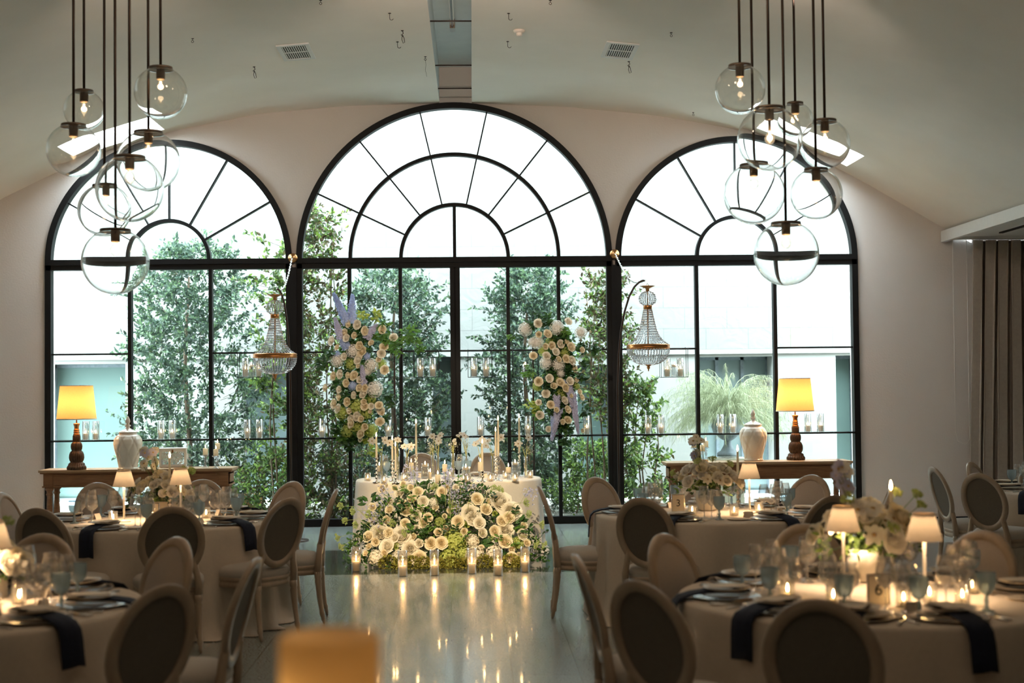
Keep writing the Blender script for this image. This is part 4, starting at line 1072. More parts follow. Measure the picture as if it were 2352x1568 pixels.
# ================================================================== centrepieces on the round tables
def centrepiece(c, seed, label, vase, tall, size=1.0, fs=1.0, nb=38, rz=0):
    r = random.Random(seed); E_ = empty('floral_centrepiece', c, rz, label, 'flower arrangement', 'centrepieces of the round tables')
    if vase == 'box':
        MB().box(-.14, .14, -.06, .06, 0, .10).build('planter', 'stoneware', E_)
        z0 = .10
    else:
        MB().lathe([(.05, 0), (.075, .01), (.095, .10), (.085, .155), (.075, .16), (0, .15)], 22).build('vase', 'porcelain', E_); z0 = .16
    for k in range(nb):
        a = r.uniform(0, 2*pi); q = math.sqrt(r.random()); e = q*size
        p = Vector((.27*e*cos(a), .18*e*sin(a), z0+.05+.14*(1-q*q)*size+r.uniform(-.02, .03)))
        kind = r.choice(['rose0', 'rose2', 'rose1', 'peony', 'anem', 'rose0'])
        bloom({'anem': 'anemone', 'peony': 'peony'}.get(kind, 'rose'), kind, r.choice(['petal_cream', 'petal_ivory', 'petal_white']), E_, p, r.uniform(.045, .072)*fs, p-Vector((0, 0, z0-.02))+Vector((0, -.08, 0)))
    f_ = MB(); l_ = MB(); b_ = MB()
    for k in range(tall):
        a = r.uniform(0, 2*pi); hgt = r.uniform(.18, .34)*size; p = Vector((-.10+r.uniform(-.05, .07), r.uniform(-.06, .06), z0+.08+hgt))
        b0 = Vector((0, 0, z0)); f_.tube([b0, b0.lerp(p, .5)+Vector((0, 0, .03)), p], .002, 4, cap=False)
        bloom('anemone', 'anem1', r.choice(['petal_white', 'petal_ivory', 'petal_white', 'petal_lilac']), E_, p, r.uniform(.03, .045), Vector((r.uniform(-.6, .6), -.7, r.uniform(0, .8))))
    for k in range(6):
        a = r.uniform(0, 2*pi); p = Vector((.24*cos(a)*size, .16*sin(a)*size, z0+r.uniform(.1, .26)*size)); f_.tube([(0, 0, z0), p], .002, 4, cap=False); umbel(l_, p, p-Vector((0, 0, z0)), .045)
    for k in range(240):
        a = r.uniform(0, 2*pi); q = r.random(); p = Vector((.26*q*cos(a)*size, .17*q*sin(a)*size, z0+r.uniform(-.03, .09)))
        f_.leaf(p, Vector((p.x*3, p.y*3, .3))+rand_unit(r), rand_unit(r), .05, .022)
    f_.build('foliage', 'leaf_vine', E_); l_.build('foliage', 'leaf_pale', E_)  # the pale part is green umbels rather than leaves
c = TABC['T1']; centrepiece(atz(372, 1180, ZT_), 1, 'low box of white roses and green umbels on the table before the left console', 'box', 12, 1.05, .66, 60)
centrepiece(atz(1625, 1172, ZT_), 2, 'rounded white flower centrepiece in a white vase beside the number 3 sign', 'vase', 10, 1.0, .72, 54)
centrepiece(atz(1990, 1335, ZT_), 3, 'blurred cream flower centrepiece behind the number 6 sign', 'vase', 9, 1.05, .95, 44)
centrepiece(atz(-60, 1375, ZT_), 4, 'white flowers cut by the left edge of the picture, on the lower-left table', 'box', 5, .95, .8, 44)
def sign(p, num, label, rz=0):
    o = empty('table_number_sign', p, rz, label, 'sign', 'table number signs')
    f_ = MB(); f_.box(-.052, .052, -.006, .006, 0, .008); f_.box(-.052, .052, -.006, .006, .132, .14); f_.box(-.052, -.045, -.006, .006, .008, .132); f_.box(.045, .052, -.006, .006, .008, .132)
    f_.build('sign_frame', 'silver', o)
    MB().box(-.045, .045, -.004, .004, .008, .132).build('sign_card', 'card', o)
    cu = bpy.data.curves.new('number', 'FONT'); cu.body = num; cu.size = .075; cu.align_x = 'CENTER'; cu.extrude = .0006; cu.materials.append(MAT['ink'])
    t_ = bpy.data.objects.new('number', cu); COL.objects.link(t_)
    dg = bpy.context.evaluated_depsgraph_get(); me = bpy.data.meshes.new_from_object(t_.evaluated_get(dg)); bpy.data.objects.remove(t_)
    n_ = bpy.data.objects.new('number', me); COL.objects.link(n_); n_.parent = o; n_.location = (0, -.0055, .046); n_.rotation_euler = (pi/2, 0, 0)
    if not me.materials: me.materials.append(MAT['ink'])
sign(atz(1558, 1176, ZT_), '3', 'small framed sign with the number 3 on a white card')
sign(atz(2018, 1390, ZT_), '6', 'small framed sign with the number 6, blurred in the foreground', .05)
sign(atz(350, 1198, ZT_), '2', 'small framed number sign half hidden by a chair back, before the box of flowers')
for i, (px, py, d) in enumerate([(285, 1198, 'left of the white flowers on the middle-left table'), (415, 1192, 'right of the white flowers on the middle-left table'),
        (1722, 1178, 'right of the flowers on the middle-right table'), (1614, 1168, 'behind the flowers of the middle-right table'),
        (2125, 1374, 'right of the number 6 sign'), (1939, 1344, 'behind the flowers of the lower-right table'), (-17, 1388, 'cut by the left edge of the picture')]):
    p = atz(px, py, ZT_); ktl(p, 0, 'small cordless lamp with linen shade, '+d, 'lamp', 'cordless table lamps')
    lamp('lamp_light', p+Vector((0, 0, .33)), 10, (1, .70, .42), .03)
ktp = Kit(taper(.25, .19, 'silver'))
for px, py, d in [(390, 1182, 'before the lattice box'), (1696, 1165, 'right of the white flowers beside the number 3'), (2050, 1330, 'tall and blurred above the number 6 flowers')]:
    ktp(atz(px, py, ZT_), 0, 'lit cream taper candle '+d, 'candlestick', 'taper candles of the round tables')
vl = {'T1': [(.22, -.22), (-.30, -.18), (.05, -.30), (.33, .1)], 'T3': [(-.20, -.22), (.10, -.30), (.32, -.12), (.05, .28)], 'T6': [(-.26, -.25), (.02, -.36), (.30, -.30), (-.42, -.05), (.18, -.22), (.45, .0)], 'T2': [(.30, -.15), (.34, .08), (.20, -.32)]}
VN = ['nearest the left of the flowers', 'in front of the flowers', 'on the right of the flowers', 'farthest from the flowers', 'close to the number sign', 'among the wine glasses']
for tk, L in vl.items():
    for i, (dx, dy) in enumerate(L):
        p = TABC[tk]+Vector((dx, dy, ZT_))
        kvot(p, 0, 'clear votive glass %s on %s' % (VN[i], TS[tk]), 'votive', 'votive glasses')
        ktea(p+Vector((0, 0, .005)), 0, 'tiny lit tealight %s on %s' % (VN[i], TS[tk]), 'candle', 'tealights')
# ================================================================== head table setting
def H(cx, cy, z=ZT_): return atz(780+cx/4.704, 900+cy/4.704, z)
def hts(bottom, top, Y): return (bottom-top)/4.704/F*Y
TAP = [(400, 975, 710, 490, 'silver', 'leftmost of the tapers on the head table'), (572, 965, 735, 525, 'silver', 'second taper from the left end of the head table'),
       (606, 982, 855, 592, 'silver', 'short-stemmed taper third from the left on the head table'), (830, 935, 675, 345, 'crystal', 'tallest left taper on a crystal stick at the head table'),
       (1545, 970, 850, 560, 'silver', 'taper on a short silver stick right of the centre of the head table'), (1690, 948, 700, 430, 'silver', 'slim taper close beside a taller one at the head table'),
       (1718, 962, 685, 310, 'crystal', 'tall crystal-held one second from right on the head table'), (1945, 912, 650, 285, 'crystal', 'rightmost tall taper on the head table')]
for cx, b, hz, t_, m, l in TAP:
    p = H(cx, b); taper(hts(hz, t_, p.y), hts(b, hz, p.y), m)
    tag(taper(hts(hz, t_, p.y), hts(b, hz, p.y), m)(), 'lit cream '+l if l.startswith('taper') else 'lit cream candle, '+l, 'candlestick', 'taper candles of the head table').location = p
kst = Kit(lambda: MB().lathe([(.035, 0), (.035, .004), (.01, .012), (.016, .03), (.01, .05), (.04, .062), (.042, .07), (0, .07)], 16).build('candle_stand', 'crystal'))
for cx, b, t_, st, l in [(1062, 980, 895, 0, 'in front at the centre of the head table'), (775, 935, 765, 1, 'on a glass stand left of the tallest left taper'), (1138, 935, 780, 1, 'on a glass stand between the two head chairs'),
                         (1825, 945, 812, 1, 'on a glass stand before the right end of the head table'), (430, 930, 800, 1, 'beside the leftmost taper'), (1522, 930, 760, 1, 'before the right head chair'), (980, 935, 870, 0, 'small one left of the centre bud vases')]:
    p = H(cx, b); z = 0
    if st: kst(p, 0, 'little crystal stand '+l.replace('on a glass stand ', 'under a pillar candle '), 'candle stand', 'crystal stands'); z = .071
    hh = max(.05, hts(b, t_, p.y)-z)
    o = pillar(.027 if cx != 980 else .014, hh)(); o.location = p+Vector((0, 0, z)); tag(o, 'short lit pillar candle '+l, 'candle', 'pillar candles of the head table')
for cx, b, l in [(925, 935, 'left of the centre, before the left head chair'), (1365, 975, 'right of the centre on the head table'), (1897, 915, 'near the right end of the head table')]:
    p = H(cx, b); kwg(p, 0, 'clear water-filled glass '+l, 'vase', 'water glasses with floating candles'); kfloat(p+Vector((0, 0, .126)), 0, 'lit floating candle in the water glass '+l, 'candle', 'floating candles')
for i, (cx, b) in enumerate([(305, 960), (480, 985), (695, 960), (1190, 925), (1340, 970), (1385, 977), (1630, 965), (1795, 935), (1895, 962), (2060, 930)]):
    p = H(cx, b); l = ['first', 'second', 'third', 'fourth', 'fifth', 'sixth', 'seventh', 'eighth', 'ninth', 'tenth'][i]+' from the left along the head table'
    kvot(p, 0, 'clear votive glass, '+l, 'votive', 'votive glasses'); ktea(p+Vector((0, 0, .005)), 0, 'tiny lit tealight, '+l, 'candle', 'tealights')
def budvase(h=.22, r0=.017):
    return MB().lathe([(0, .002), (r0, .002), (r0*1.1, h*.4), (r0*1.25, h), (r0*1.15, h), (r0, h*.4), (r0*.9, .006)], 12).build('glass_vase', 'clear_glass')
BV = [(455, 935, 690, [(350, 540), (490, 530)], 'leftmost bud vase'), (628, 945, 700, [(540, 560), (625, 530)], 'second bud vase from the left'), (730, 962, 700, [(700, 600), (775, 600)], 'bud vase left of the tallest left taper'),
      (1010, 915, 680, [(1010, 600), (985, 620)], 'bud vase with fine white sprays left of centre'), (1065, 905, 690, [(1000, 490), (1068, 540), (1088, 482)], 'bud vase with blooms between the head chairs'),
      (1228, 935, 665, [(1245, 560), (1215, 585), (1240, 530)], 'bud vase with dried heads left of the mullion'), (1372, 900, 690, [(1310, 460), (1282, 482), (1375, 560), (1345, 480)], 'bud vase with small scabious right of the mullion'),
      (1522, 925, 700, [(1472, 570), (1540, 530)], 'bud vase before the right head chair'), (1655, 900, 690, [(1600, 540), (1580, 590), (1745, 500)], 'bud vase beside the tall right tapers'), (2012, 928, 700, [(1930, 570), (2040, 502), (2045, 620)], 'rightmost bud vase')]
for i, (cx, b, t_, fl, l) in enumerate(BV):
    p = H(cx, b); hv = hts(b, t_, p.y); v_ = budvase(hv); v_.location = p; tag(v_, 'slim clear glass '+l+' on the head table', 'vase', 'bud vases')
    E_ = empty('flower_stems', p+Vector((0, 0, .01)), 0, 'white flowers on pale stems in the '+l, 'flowers', 'flower stems in the bud vases')
    st = MB(); fz = MB()
    for j, (fx, fy) in enumerate(fl):
        q = at(780+fx/4.704, 900+fy/4.704, p.y+rf.uniform(-.05, .05))-p
        neck = Vector((rf.uniform(-.004, .004), 0, hv-.02)); md = neck.lerp(q, .6)+Vector((0, 0, .02)); md.x = lerp(neck.x, q.x, .45)
        st.tube([(0, 0, .005), neck, md, q], [.0035, .0035, .003, .0025], 6)
        big = not (i in (3, 5, 6) and j != 3)
        if i == 3 or (i, j) in ((9, 2), (6, 2), (5, 1)):
            for k in range(90):
                e = q+Vector((rf.gauss(0, .03), rf.gauss(0, .02), rf.gauss(0, .05))); s_ = .005
                fz.add([e, e+rand_unit(rf)*s_*2, e+rand_unit(rf)*s_*2], [(0, 1, 2)]); 
                if k % 4 == 0: st.tube([q-Vector((0, 0, .06)), e], [.0008, .0006], 3, cap=False)
        else: bloom('anemone' if big else 'scabious', 'anem' if big else 'anem1', 'petal_white' if big else 'petal_ivory', E_, q, .045 if big else .026, Vector((rf.uniform(-.6, .6), -.8, rf.uniform(.1, 1))))
    st.build('stem', 'stem_green', E_)
    if fz.v: fz.build('filler_sprays', 'petal_white', E_)
for cx, b, l in [(510, 925, 'left end of the head table'), (1287, 915, 'before the steel mullion at the head table'), (1385, 905, 'beside the scabious vase at the head table')]:
    kgob(H(cx, b), 0, 'blue ribbed goblet at the '+l if l.startswith('left') else 'blue ribbed goblet '+l, 'glass', 'blue water goblets')
for cx, b, l in [(490, 915, 'left end'), (1300, 905, 'middle')]: kw1(H(cx, b), 0, 'tall clear wine glass at the '+l+' of the head table', 'glass', 'tall wine glasses')
for cx, l in [(850, 'left'), (1520, 'right')]:
    p = H(cx, 905)
    kcharger(p+Vector((0, 0, .001)), 0, 'grey charger plate before the %s chair of the head table' % l, 'plate', 'charger plates')
    kdinner(p+Vector((0, 0, .014)), 0, 'cream dinner plate before the %s chair of the head table' % l, 'plate', 'dinner plates')
    ksalad(p+Vector((0, 0, .028)), 0, 'small cream top plate before the %s chair of the head table' % l, 'plate', 'salad plates')
for cx, l in [(855, 'left'), (1575, 'right')]: kname(H(cx, 925), 0, 'beige tent card standing %s of centre on the head table' % l, 'card', 'name cards')

# candles on the floor before the flowers
for i, (px, py) in enumerate([(818, 1312), (925, 1323), (998, 1321), (1084, 1317), (1144, 1321), (1206, 1313)]):
    p = atz(px, py, 0); l = 'on the floor before the flowers, '+['leftmost of six', 'second from left', 'third from left', 'fourth from left', 'fifth from left', 'rightmost of six'][i]
    kcyl(p, 0, 'tall clear glass cylinder '+l, 'glass cylinder', 'glass cylinders on the floor')
    kpil2(p+Vector((0, 0, .006)), 0, 'lit cream pillar candle '+l, 'candle', 'candles on the floor')
    lamp('candle_light', p+Vector((0, -.0, .125)), 1.2, (1, .52, .18), .012)

# ================================================================== window candles
YS = 17.90
sh = [(197, 'right of the left console lamp'), (220, 'second one right of the left console lamp'), (370, 'left one of the pair right of the left ginger jar'), (396, 'right one of the pair right of the left ginger jar'), (568, 'left one of the pair under the left chandelier'), (596, 'right one of the pair under the left chandelier'),
      (740, 'left of the blue-topped flower cluster'), (892, 'just right of the blue-topped flower cluster'), (983, 'left of the central mullion'), (1104, 'right of the central mullion'), (1213, 'left of the white hydrangea cluster'), (1348, 'left of the right window pier'),
      (1489, 'left one of the pair right of the right window pier'), (1519, 'second of the pair right of the right window pier'), (1655, 'left one of the pair before the urn'), (1684, 'right one of the pair before the urn'), (1856, 'left one of the pair right of the right console lamp'), (1885, 'right one of the pair right of the right console lamp')]
for px, d in sh:
    x = at(px, 1000, YS).x; p = Vector((x, YS, 1.118))
    kcyl(p, 0, 'glass cylinder on window bar, '+d, 'glass cylinder', 'glass cylinders on the window bar')
    kpil(p+Vector((0, 0, .006)), 0, 'lit candle on window bar, '+d, 'candle', 'candles on the window bar')
for i, (c0, r0, ml_, *_) in enumerate(WIN):
    o = MB().box(c0-r0+.06, c0+r0-.06, 17.84, 17.949, 1.108, 1.118).build('glass_shelf', 'water')
    tag(o, 'narrow clear glass ledge along the lower bar of the %s arched window' % ['left', 'central', 'right'][i], 'shelf', 'glass ledges on the window bars')
def wirebox(w_, h_, d_=.16):
    mb = MB(); t_ = .006
    for x in (-w_/2, w_/2):
        for y in (-d_/2, d_/2): mb.tube([(x, y, 0), (x, y, h_)], t_*.6, 5)
    for z in (0, h_):
        for y in (-d_/2, d_/2): mb.tube([(-w_/2, y, z), (w_/2, y, z)], t_*.6, 5)
        for x in (-w_/2, w_/2): mb.tube([(x, -d_/2, z), (x, d_/2, z)], t_*.6, 5)
    return mb
for x0, x1, kind, l in [(548, 610, 3, 'beside the left chandelier'), (830, 918, 1, 'right of the blue-topped flowers'), (951, 1008, 2, 'left of the central mullion'), (1075, 1130, 2, 'right of the central mullion'), (1178, 1236, 1, 'left of the white hydrangeas'), (1517, 1578, 3, 'right of the right chandelier')]:
    a, b = at(x0, 840, 17.84).x, at(x1, 840, 17.84).x; zb = at((x0+x1)/2, 866, 17.84).z; w_ = b-a; hh = 2.19-zb
    o = empty('hanging_lantern', ((a+b)/2, 17.84, zb), 0, 'open black wire box lantern hung on the window '+l, 'lantern', 'wire lanterns hung on the windows')
    wirebox(w_, hh).build('wire_frame', 'black_steel', o)
    MB().box(-w_/2, w_/2, -.08, .08, -.003, .003).build('base_plate', 'water', o)
    hk = MB()
    for s in (-w_/2, w_/2): hk.tube([(s, .08, hh-.01), (s, .12, hh+.015), (s, .14, hh+.005)], .005, 5)
    hk.build('hook', 'black_steel', o)
    cx_ = (a+b)/2
    if kind == 1:
        p = Vector((cx_, 17.84, zb+.004)); kwg(p, 0, 'water-filled glass in the wire lantern '+l, 'vase', 'water glasses with floating candles'); kfloat(p+Vector((0, 0, .126)), 0, 'lit floating candle in the wire lantern '+l, 'candle', 'floating candles')
    else:
        for s in (-1, 1):
            p = Vector((cx_+s*w_*.25, 17.84, zb+.004)); dl = ('left' if s < 0 else 'right')+' one inside the wire lantern '+l
            kcyl(p, 0, 'clear glass cylinder, '+dl, 'glass cylinder', 'glass cylinders in the wire lanterns'); kpil2(p+Vector((0, 0, .006)), 0, 'lit pillar candle, '+dl, 'candle', 'candles in the wire lanterns')
        if kind == 3:
            p = Vector((cx_, 17.78, zb+.004)); kfloat(p+Vector((0, 0, .126)), 0, 'lit floating candle in the wire lantern '+l, 'candle', 'floating candles'); kwg(p, 0, 'water-filled glass in the wire lantern '+l, 'vase', 'water glasses with floating candles')

# ================================================================== consoles
def console(x0, x1, label):
    w_ = x1-x0; c = (x0+x1)/2; yf, yb = 16.8, 17.25; d = yb-yf; h = .81
    o = empty('console_table', (c, (yf+yb)/2, 0), 0, label, 'table', 'carved wooden console tables')
    mb = MB(); mb.box(-w_/2, w_/2, -d/2, d/2, h-.028, h, 1); mb.box(-w_/2+.015, w_/2-.015, -d/2+.015, d/2-.015, h-.045, h-.028)
    mb.build('tabletop', ['wood', 'wood_top'], o)
    ap = MB(); x_ = w_/2-.05; y_ = d/2-.045
    ap.box(-x_, x_, -y_, y_, h-.19, h-.045); ap.box(-x_-.014, x_+.014, -y_-.014, y_+.014, h-.205, h-.188)
    for s in (-1, 1): ap.box(min(s*x_, s*(x_-.11)), max(s*x_, s*(x_-.11)), -y_-.012, y_+.012, h-.19, h-.045)
    for a_, b_ in ((-x_+.14, -.02), (.02, x_-.14)):
        ap.box(a_, b_, -y_-.008, -y_, h-.075, h-.06); ap.box(a_, b_, -y_-.008, -y_, h-.18, h-.165)
    ap.box(-x_-.01, -x_, -y_+.05, y_-.05, h-.17, h-.07); ap.box(x_, x_+.01, -y_+.05, y_-.05, h-.17, h-.07)
    ap.build('apron', 'wood', o)
    for sx in (-1, 1):
        for sy in (-1, 1):
            MB().lathe([(.036, h-.205), (.05, h-.215), (.05, h-.235), (.034, h-.25), (.034, h-.275), (.042, h-.285), (.034, h-.30), (.030, h-.32), (.038, .30), (.042, .24), (.034, .22), (.052, .19), (.055, .16), (.035, .14), (.035, .12), (.045, .11), (.05, .07), (.04, .0), (0, 0)], 18, (sx*(x_-.06), sy*(y_-.035), 0)).build('leg', 'wood', o)
    MB().box(-x_+.04, x_-.04, -y_+.01, y_-.01, .10, .125).build('stretcher', 'wood', o)
console(-5.085, -2.83, 'long brown carved console table before the left arched window')
console(2.28, 4.50, 'long brown carved console table before the right arched window')
def big_lamp():
    o = empty('console_lamp')
    pr = [(0, 0), (.105, 0), (.108, .02), (.105, .035), (.098, .045), (.092, .05), (.09, .07), (.075, .082), (.066, .088), (.078, .11), (.084, .14), (.080, .18), (.068, .21), (.052, .222), (.060, .24), (.064, .27), (.060, .30), (.048, .318), (.040, .324), (.043, .335), (.043, .395), (.036, .405)]
    MB().lathe(pr, 132, flute=22, amp=.09).build('base', 'lamp_bronze', o)
    MB().lathe([(.036, .405), (.042, .412), (.034, .42), (.030, .428), (.040, .436), (.031, .445), (.030, .452), (.038, .458), (.028, .468), (.026, .50), (.036, .53), (.038, .54), (0, .545)], 24).build('neck', 'brass', o)
    MB().tube([(0, 0, .54), (0, 0, .62)], .008, 8).build('socket', 'brass', o)
    MB().lathe([(.228, .59), (.188, .985)], 40).build('shade', 'shade_gold', o)
    MB().lathe([(.229, .588), (.231, .594), (.228, .60)], 40).build('shade_trim', 'white_metal', o); MB().lathe([(.188, .98), (.191, .986), (.187, .990)], 40).build('shade_trim', 'white_metal', o)
    MB().ball((0, 0, .70), .03, 12, 8).build('bulb', 'filament', o)
    return o
kbl = Kit(big_lamp)
for px, py, d in [(176, 1078, 'left console'), (1828, 1056, 'right console')]:
    p = atz(px, py, .81); kbl(p, 0, 'tall table lamp with glowing amber drum shade and dark fluted base on the '+d, 'lamp', 'amber console lamps')
    lamp('lamp_light', p+Vector((0, 0, .78)), 13, (1, .60, .26), .05)
def jar():
    o = empty('ginger_jar')
    prof = [(0, 0), (.115, 0), (.118, .012), (.11, .02), (.112, .05), (.135, .15), (.160, .24), (.168, .30), (.160, .35), (.135, .39), (.105, .41), (.10, .425)]
    seg = 48; vs = []
    fine = []
    for (r0, z0), (r1, z1) in zip(prof, prof[1:]):
        for k in range(4): fine.append((r0+(r1-r0)*k/4, z0+(z1-z0)*k/4))
    fine.append(prof[-1])
    seg = 96
    for r_, z in fine:
        for k in range(seg):
            a = 2*pi*k/seg; g = 0
            if z > .03 and r_ > .11:
                u = a/(2*pi)*7; v_ = (z-.03)/.30
                q1 = abs(((u+v_) % 1)-.5); q2 = abs(((u-v_) % 1)-.5); g = -.012*(math.exp(-((.5-q1)/.06)**2)+math.exp(-((.5-q2)/.06)**2))
                if z > .36: g *= max(0, 1-(z-.36)/.03)
            vs.append(((r_+g)*cos(a), (r_+g)*sin(a), z))
    n = len(fine)
    MB().add(vs, [(i*seg+k, i*seg+(k+1) % seg, (i+1)*seg+(k+1) % seg, (i+1)*seg+k) for i in range(n-1) for k in range(seg)]).build('body', 'porcelain', o)
    MB().lathe([(.105, .425), (.112, .43), (.105, .438), (.08, .452), (.045, .468), (.022, .485), (.02, .495), (.034, .505), (.034, .515), (.018, .525), (.018, .535), (.028, .555), (.024, .58), (.010, .61), (0, .625)], 28).build('lid', 'porcelain', o)
    return o
kj = Kit(jar)
for px, py, d in [(294, 1077, 'left console'), (1731, 1057, 'right console')]:
    kj(atz(px, py, .81), 0, 'white lidded ginger jar with diamond relief on the '+d, 'jar', 'white ginger jars')
p = atz(398, 1072, .81); o = empty('lattice_box', p, .12, 'white pierced lattice box with metal clasp on the left console', 'box')
lb = MB(); W_, D_, H_ = .31, .2, .21
def lattice(mb, w_, h_, M_, seed):
    r = random.Random(seed); t_ = .004
    mb.box(-w_/2, w_/2, -t_/2, t_/2, 0, .02, 0, M_); mb.box(-w_/2, w_/2, -t_/2, t_/2, h_-.035, h_, 0, M_); mb.box(-w_/2, -w_/2+.02, -t_/2, t_/2, 0, h_, 0, M_); mb.box(w_/2-.02, w_/2, -t_/2, t_/2, 0, h_, 0, M_)
    for k in range(int(w_*260)):
        x, z = r.uniform(-w_/2+.03, w_/2-.03), r.uniform(.03, h_-.045); R_ = r.uniform(.012, .024)
        pts = [Vector((x+R_*cos(a), 0, z+R_*sin(a)*.9)) for a in [j*pi/4+r.random() for j in range(6)]]
        mb.tube([M_ @ q for q in pts], .0028, 4, cap=False)
I4 = Matrix.Identity(4)
lattice(lb, W_, H_, Matrix.Translation((0, -D_/2, .01)), 1); lattice(lb, W_, H_, Matrix.Translation((0, D_/2, .01)), 2)
lattice(lb, D_, H_, Matrix.Translation((W_/2, 0, .01)) @ Matrix.Rotation(pi/2, 4, 'Z'), 3); lattice(lb, D_, H_, Matrix.Translation((-W_/2, 0, .01)) @ Matrix.Rotation(pi/2, 4, 'Z'), 4)
lb.box(-W_/2, W_/2, -D_/2, D_/2, .004, .012); lb.build('body', 'white_paint', o)
MB().box(-W_/2-.004, W_/2+.004, -D_/2-.004, D_/2+.004, H_+.008, H_+.018).build('lid', 'white_paint', o)
MB().box(-.010, .010, -D_/2-.008, -D_/2-.002, H_-.035, H_).build('clasp', 'brass', o)
ft = MB()
for a_ in (-1, 1):
    for b_ in (-1, 1): ft.box(a_*.13-.012, a_*.13+.012, b_*.08-.012, b_*.08+.012, 0, .006)
ft.build('feet', 'brass', o)
kcs = Kit(lambda: MB().lathe([(.04, 0), (.04, .005), (.016, .015), (.009, .035), (.020, .05), (.009, .065), (.018, .08), (.010, .10), (.04, .112), (.044, .12), (0, .12)], 18).build('crystal_candle_stand', 'crystal'))
for px, py, h_, d in [(472, 1073, .12, 'left one of the three on the left console'), (496, 1076, .12, 'near one at the right end of the left console'), (500, 1068, .155, 'far taller one at the right end of the left console'),
                      (1594, 1056, .12, 'left end of the right console'), (1614, 1060, .10, 'second from the left on the right console'), (1622, 1053, .115, 'third from the left on the right console')]:
    p = atz(px, py, .81); kcs(p, 0, 'cut crystal candle stand, '+d, 'candle stand', 'crystal stands', scale=(1, 1, h_/.12*1.25))
    kpil(p+Vector((0, 0, h_*1.25)), 0, 'lit cream pillar on crystal, '+d, 'candle', 'candles of the consoles')

# ================================================================== chandeliers
def chandelier():
    o = empty('crystal_chandelier')      # origin at the hanging hook, everything below
    s = -1
    MB().lathe([(0, -.02), (.03, -.03), (.07, -.028), (.085, -.022), (.045, -.04), (.018, -.055), (.02, -.075), (.01, -.09)], 16, flute=8, amp=.25).build('crown', 'brass', o)
    MB().tube([(.0, 0, -.03), (.014, 0, -.018), (.0, 0, .012), (-.014, 0, -.018), (0, 0, -.03)], .004, 6).build('hook', 'brass', o)
    MB().lathe([(.008, -.08), (.008, -.84)], 8).build('centre_rod', 'brass', o)
    def strands(name, prof, n, beads, br):
        mb = MB()
        for k in range(n):
            a = 2*pi*k/n
            for j in range(beads):
                t = (j+.5)/beads; i = min(len(prof)-2, int(t*(len(prof)-1))); f_ = t*(len(prof)-1)-i
                r_ = lerp(prof[i][0], prof[i+1][0], f_); z = lerp(prof[i][1], prof[i+1][1], f_)
                i2 = min(len(prof)-2, int(min(.999, t+.5/beads)*(len(prof)-1)))
                dr, dz = prof[i+1][0]-prof[i][0], prof[i+1][1]-prof[i][1]; L = math.hypot(dr, dz); dr /= L; dz /= L
                seg = sum(math.hypot(prof[q+1][0]-prof[q][0], prof[q+1][1]-prof[q][1]) for q in range(len(prof)-1))/beads*.46
                w_ = min(br, pi*r_/n*.92)
                c = Vector((r_*cos(a), r_*sin(a), z)); u = Vector((dr*cos(a), dr*sin(a), dz)); t_ = Vector((-sin(a), cos(a), 0)); nn = u.cross(t_)
                mb.add([c-u*seg, c+t_*w_, c+nn*w_*.7, c-t_*w_, c-nn*w_*.7, c+u*seg], [(0, 1, 2), (0, 2, 3), (0, 3, 4), (0, 4, 1), (5, 2, 1), (5, 3, 2), (5, 4, 3), (5, 1, 4)], 0, False)
        for k in range(n):
            a = 2*pi*k/n; mb.tube([(r_*cos(a), r_*sin(a), z) for r_, z in prof], .0013, 3, 1, cap=False)
        return mb.build(name, ['bead', 'brass'], o)
    strands('bead_ball', [(.03, -.085), (.068, -.105), (.093, -.14), (.10, -.175), (.088, -.215), (.05, -.245)], 22, 8, .012)
    MB().lathe([(.045, -.245), (.05, -.25), (.05, -.285), (.045, -.29)], 24).build('collar', 'brass', o)
    strands('bead_skirt', [(.048, -.29), (.062, -.36), (.078, -.44), (.098, -.52), (.13, -.60), (.175, -.66), (.23, -.695)], 34, 17, .011)
    MB().lathe([(.238, -.695), (.25, -.70), (.252, -.705), (.246, -.715), (.25, -.728), (.252, -.74), (.244, -.745)], 44).build('ring_band', 'brass', o)
    strands('bead_basket', [(.243, -.745), (.238, -.79), (.22, -.835), (.185, -.88), (.13, -.915), (.06, -.932)], 44, 11, .012)
    MB().lathe([(.03, -.925), (.035, -.935), (.015, -.95), (.02, -.965), (.006, -.985), (.008, -.995), (0, -1.01)], 14).build('finial', 'brass', o)
    return o
kch = Kit(chandelier)
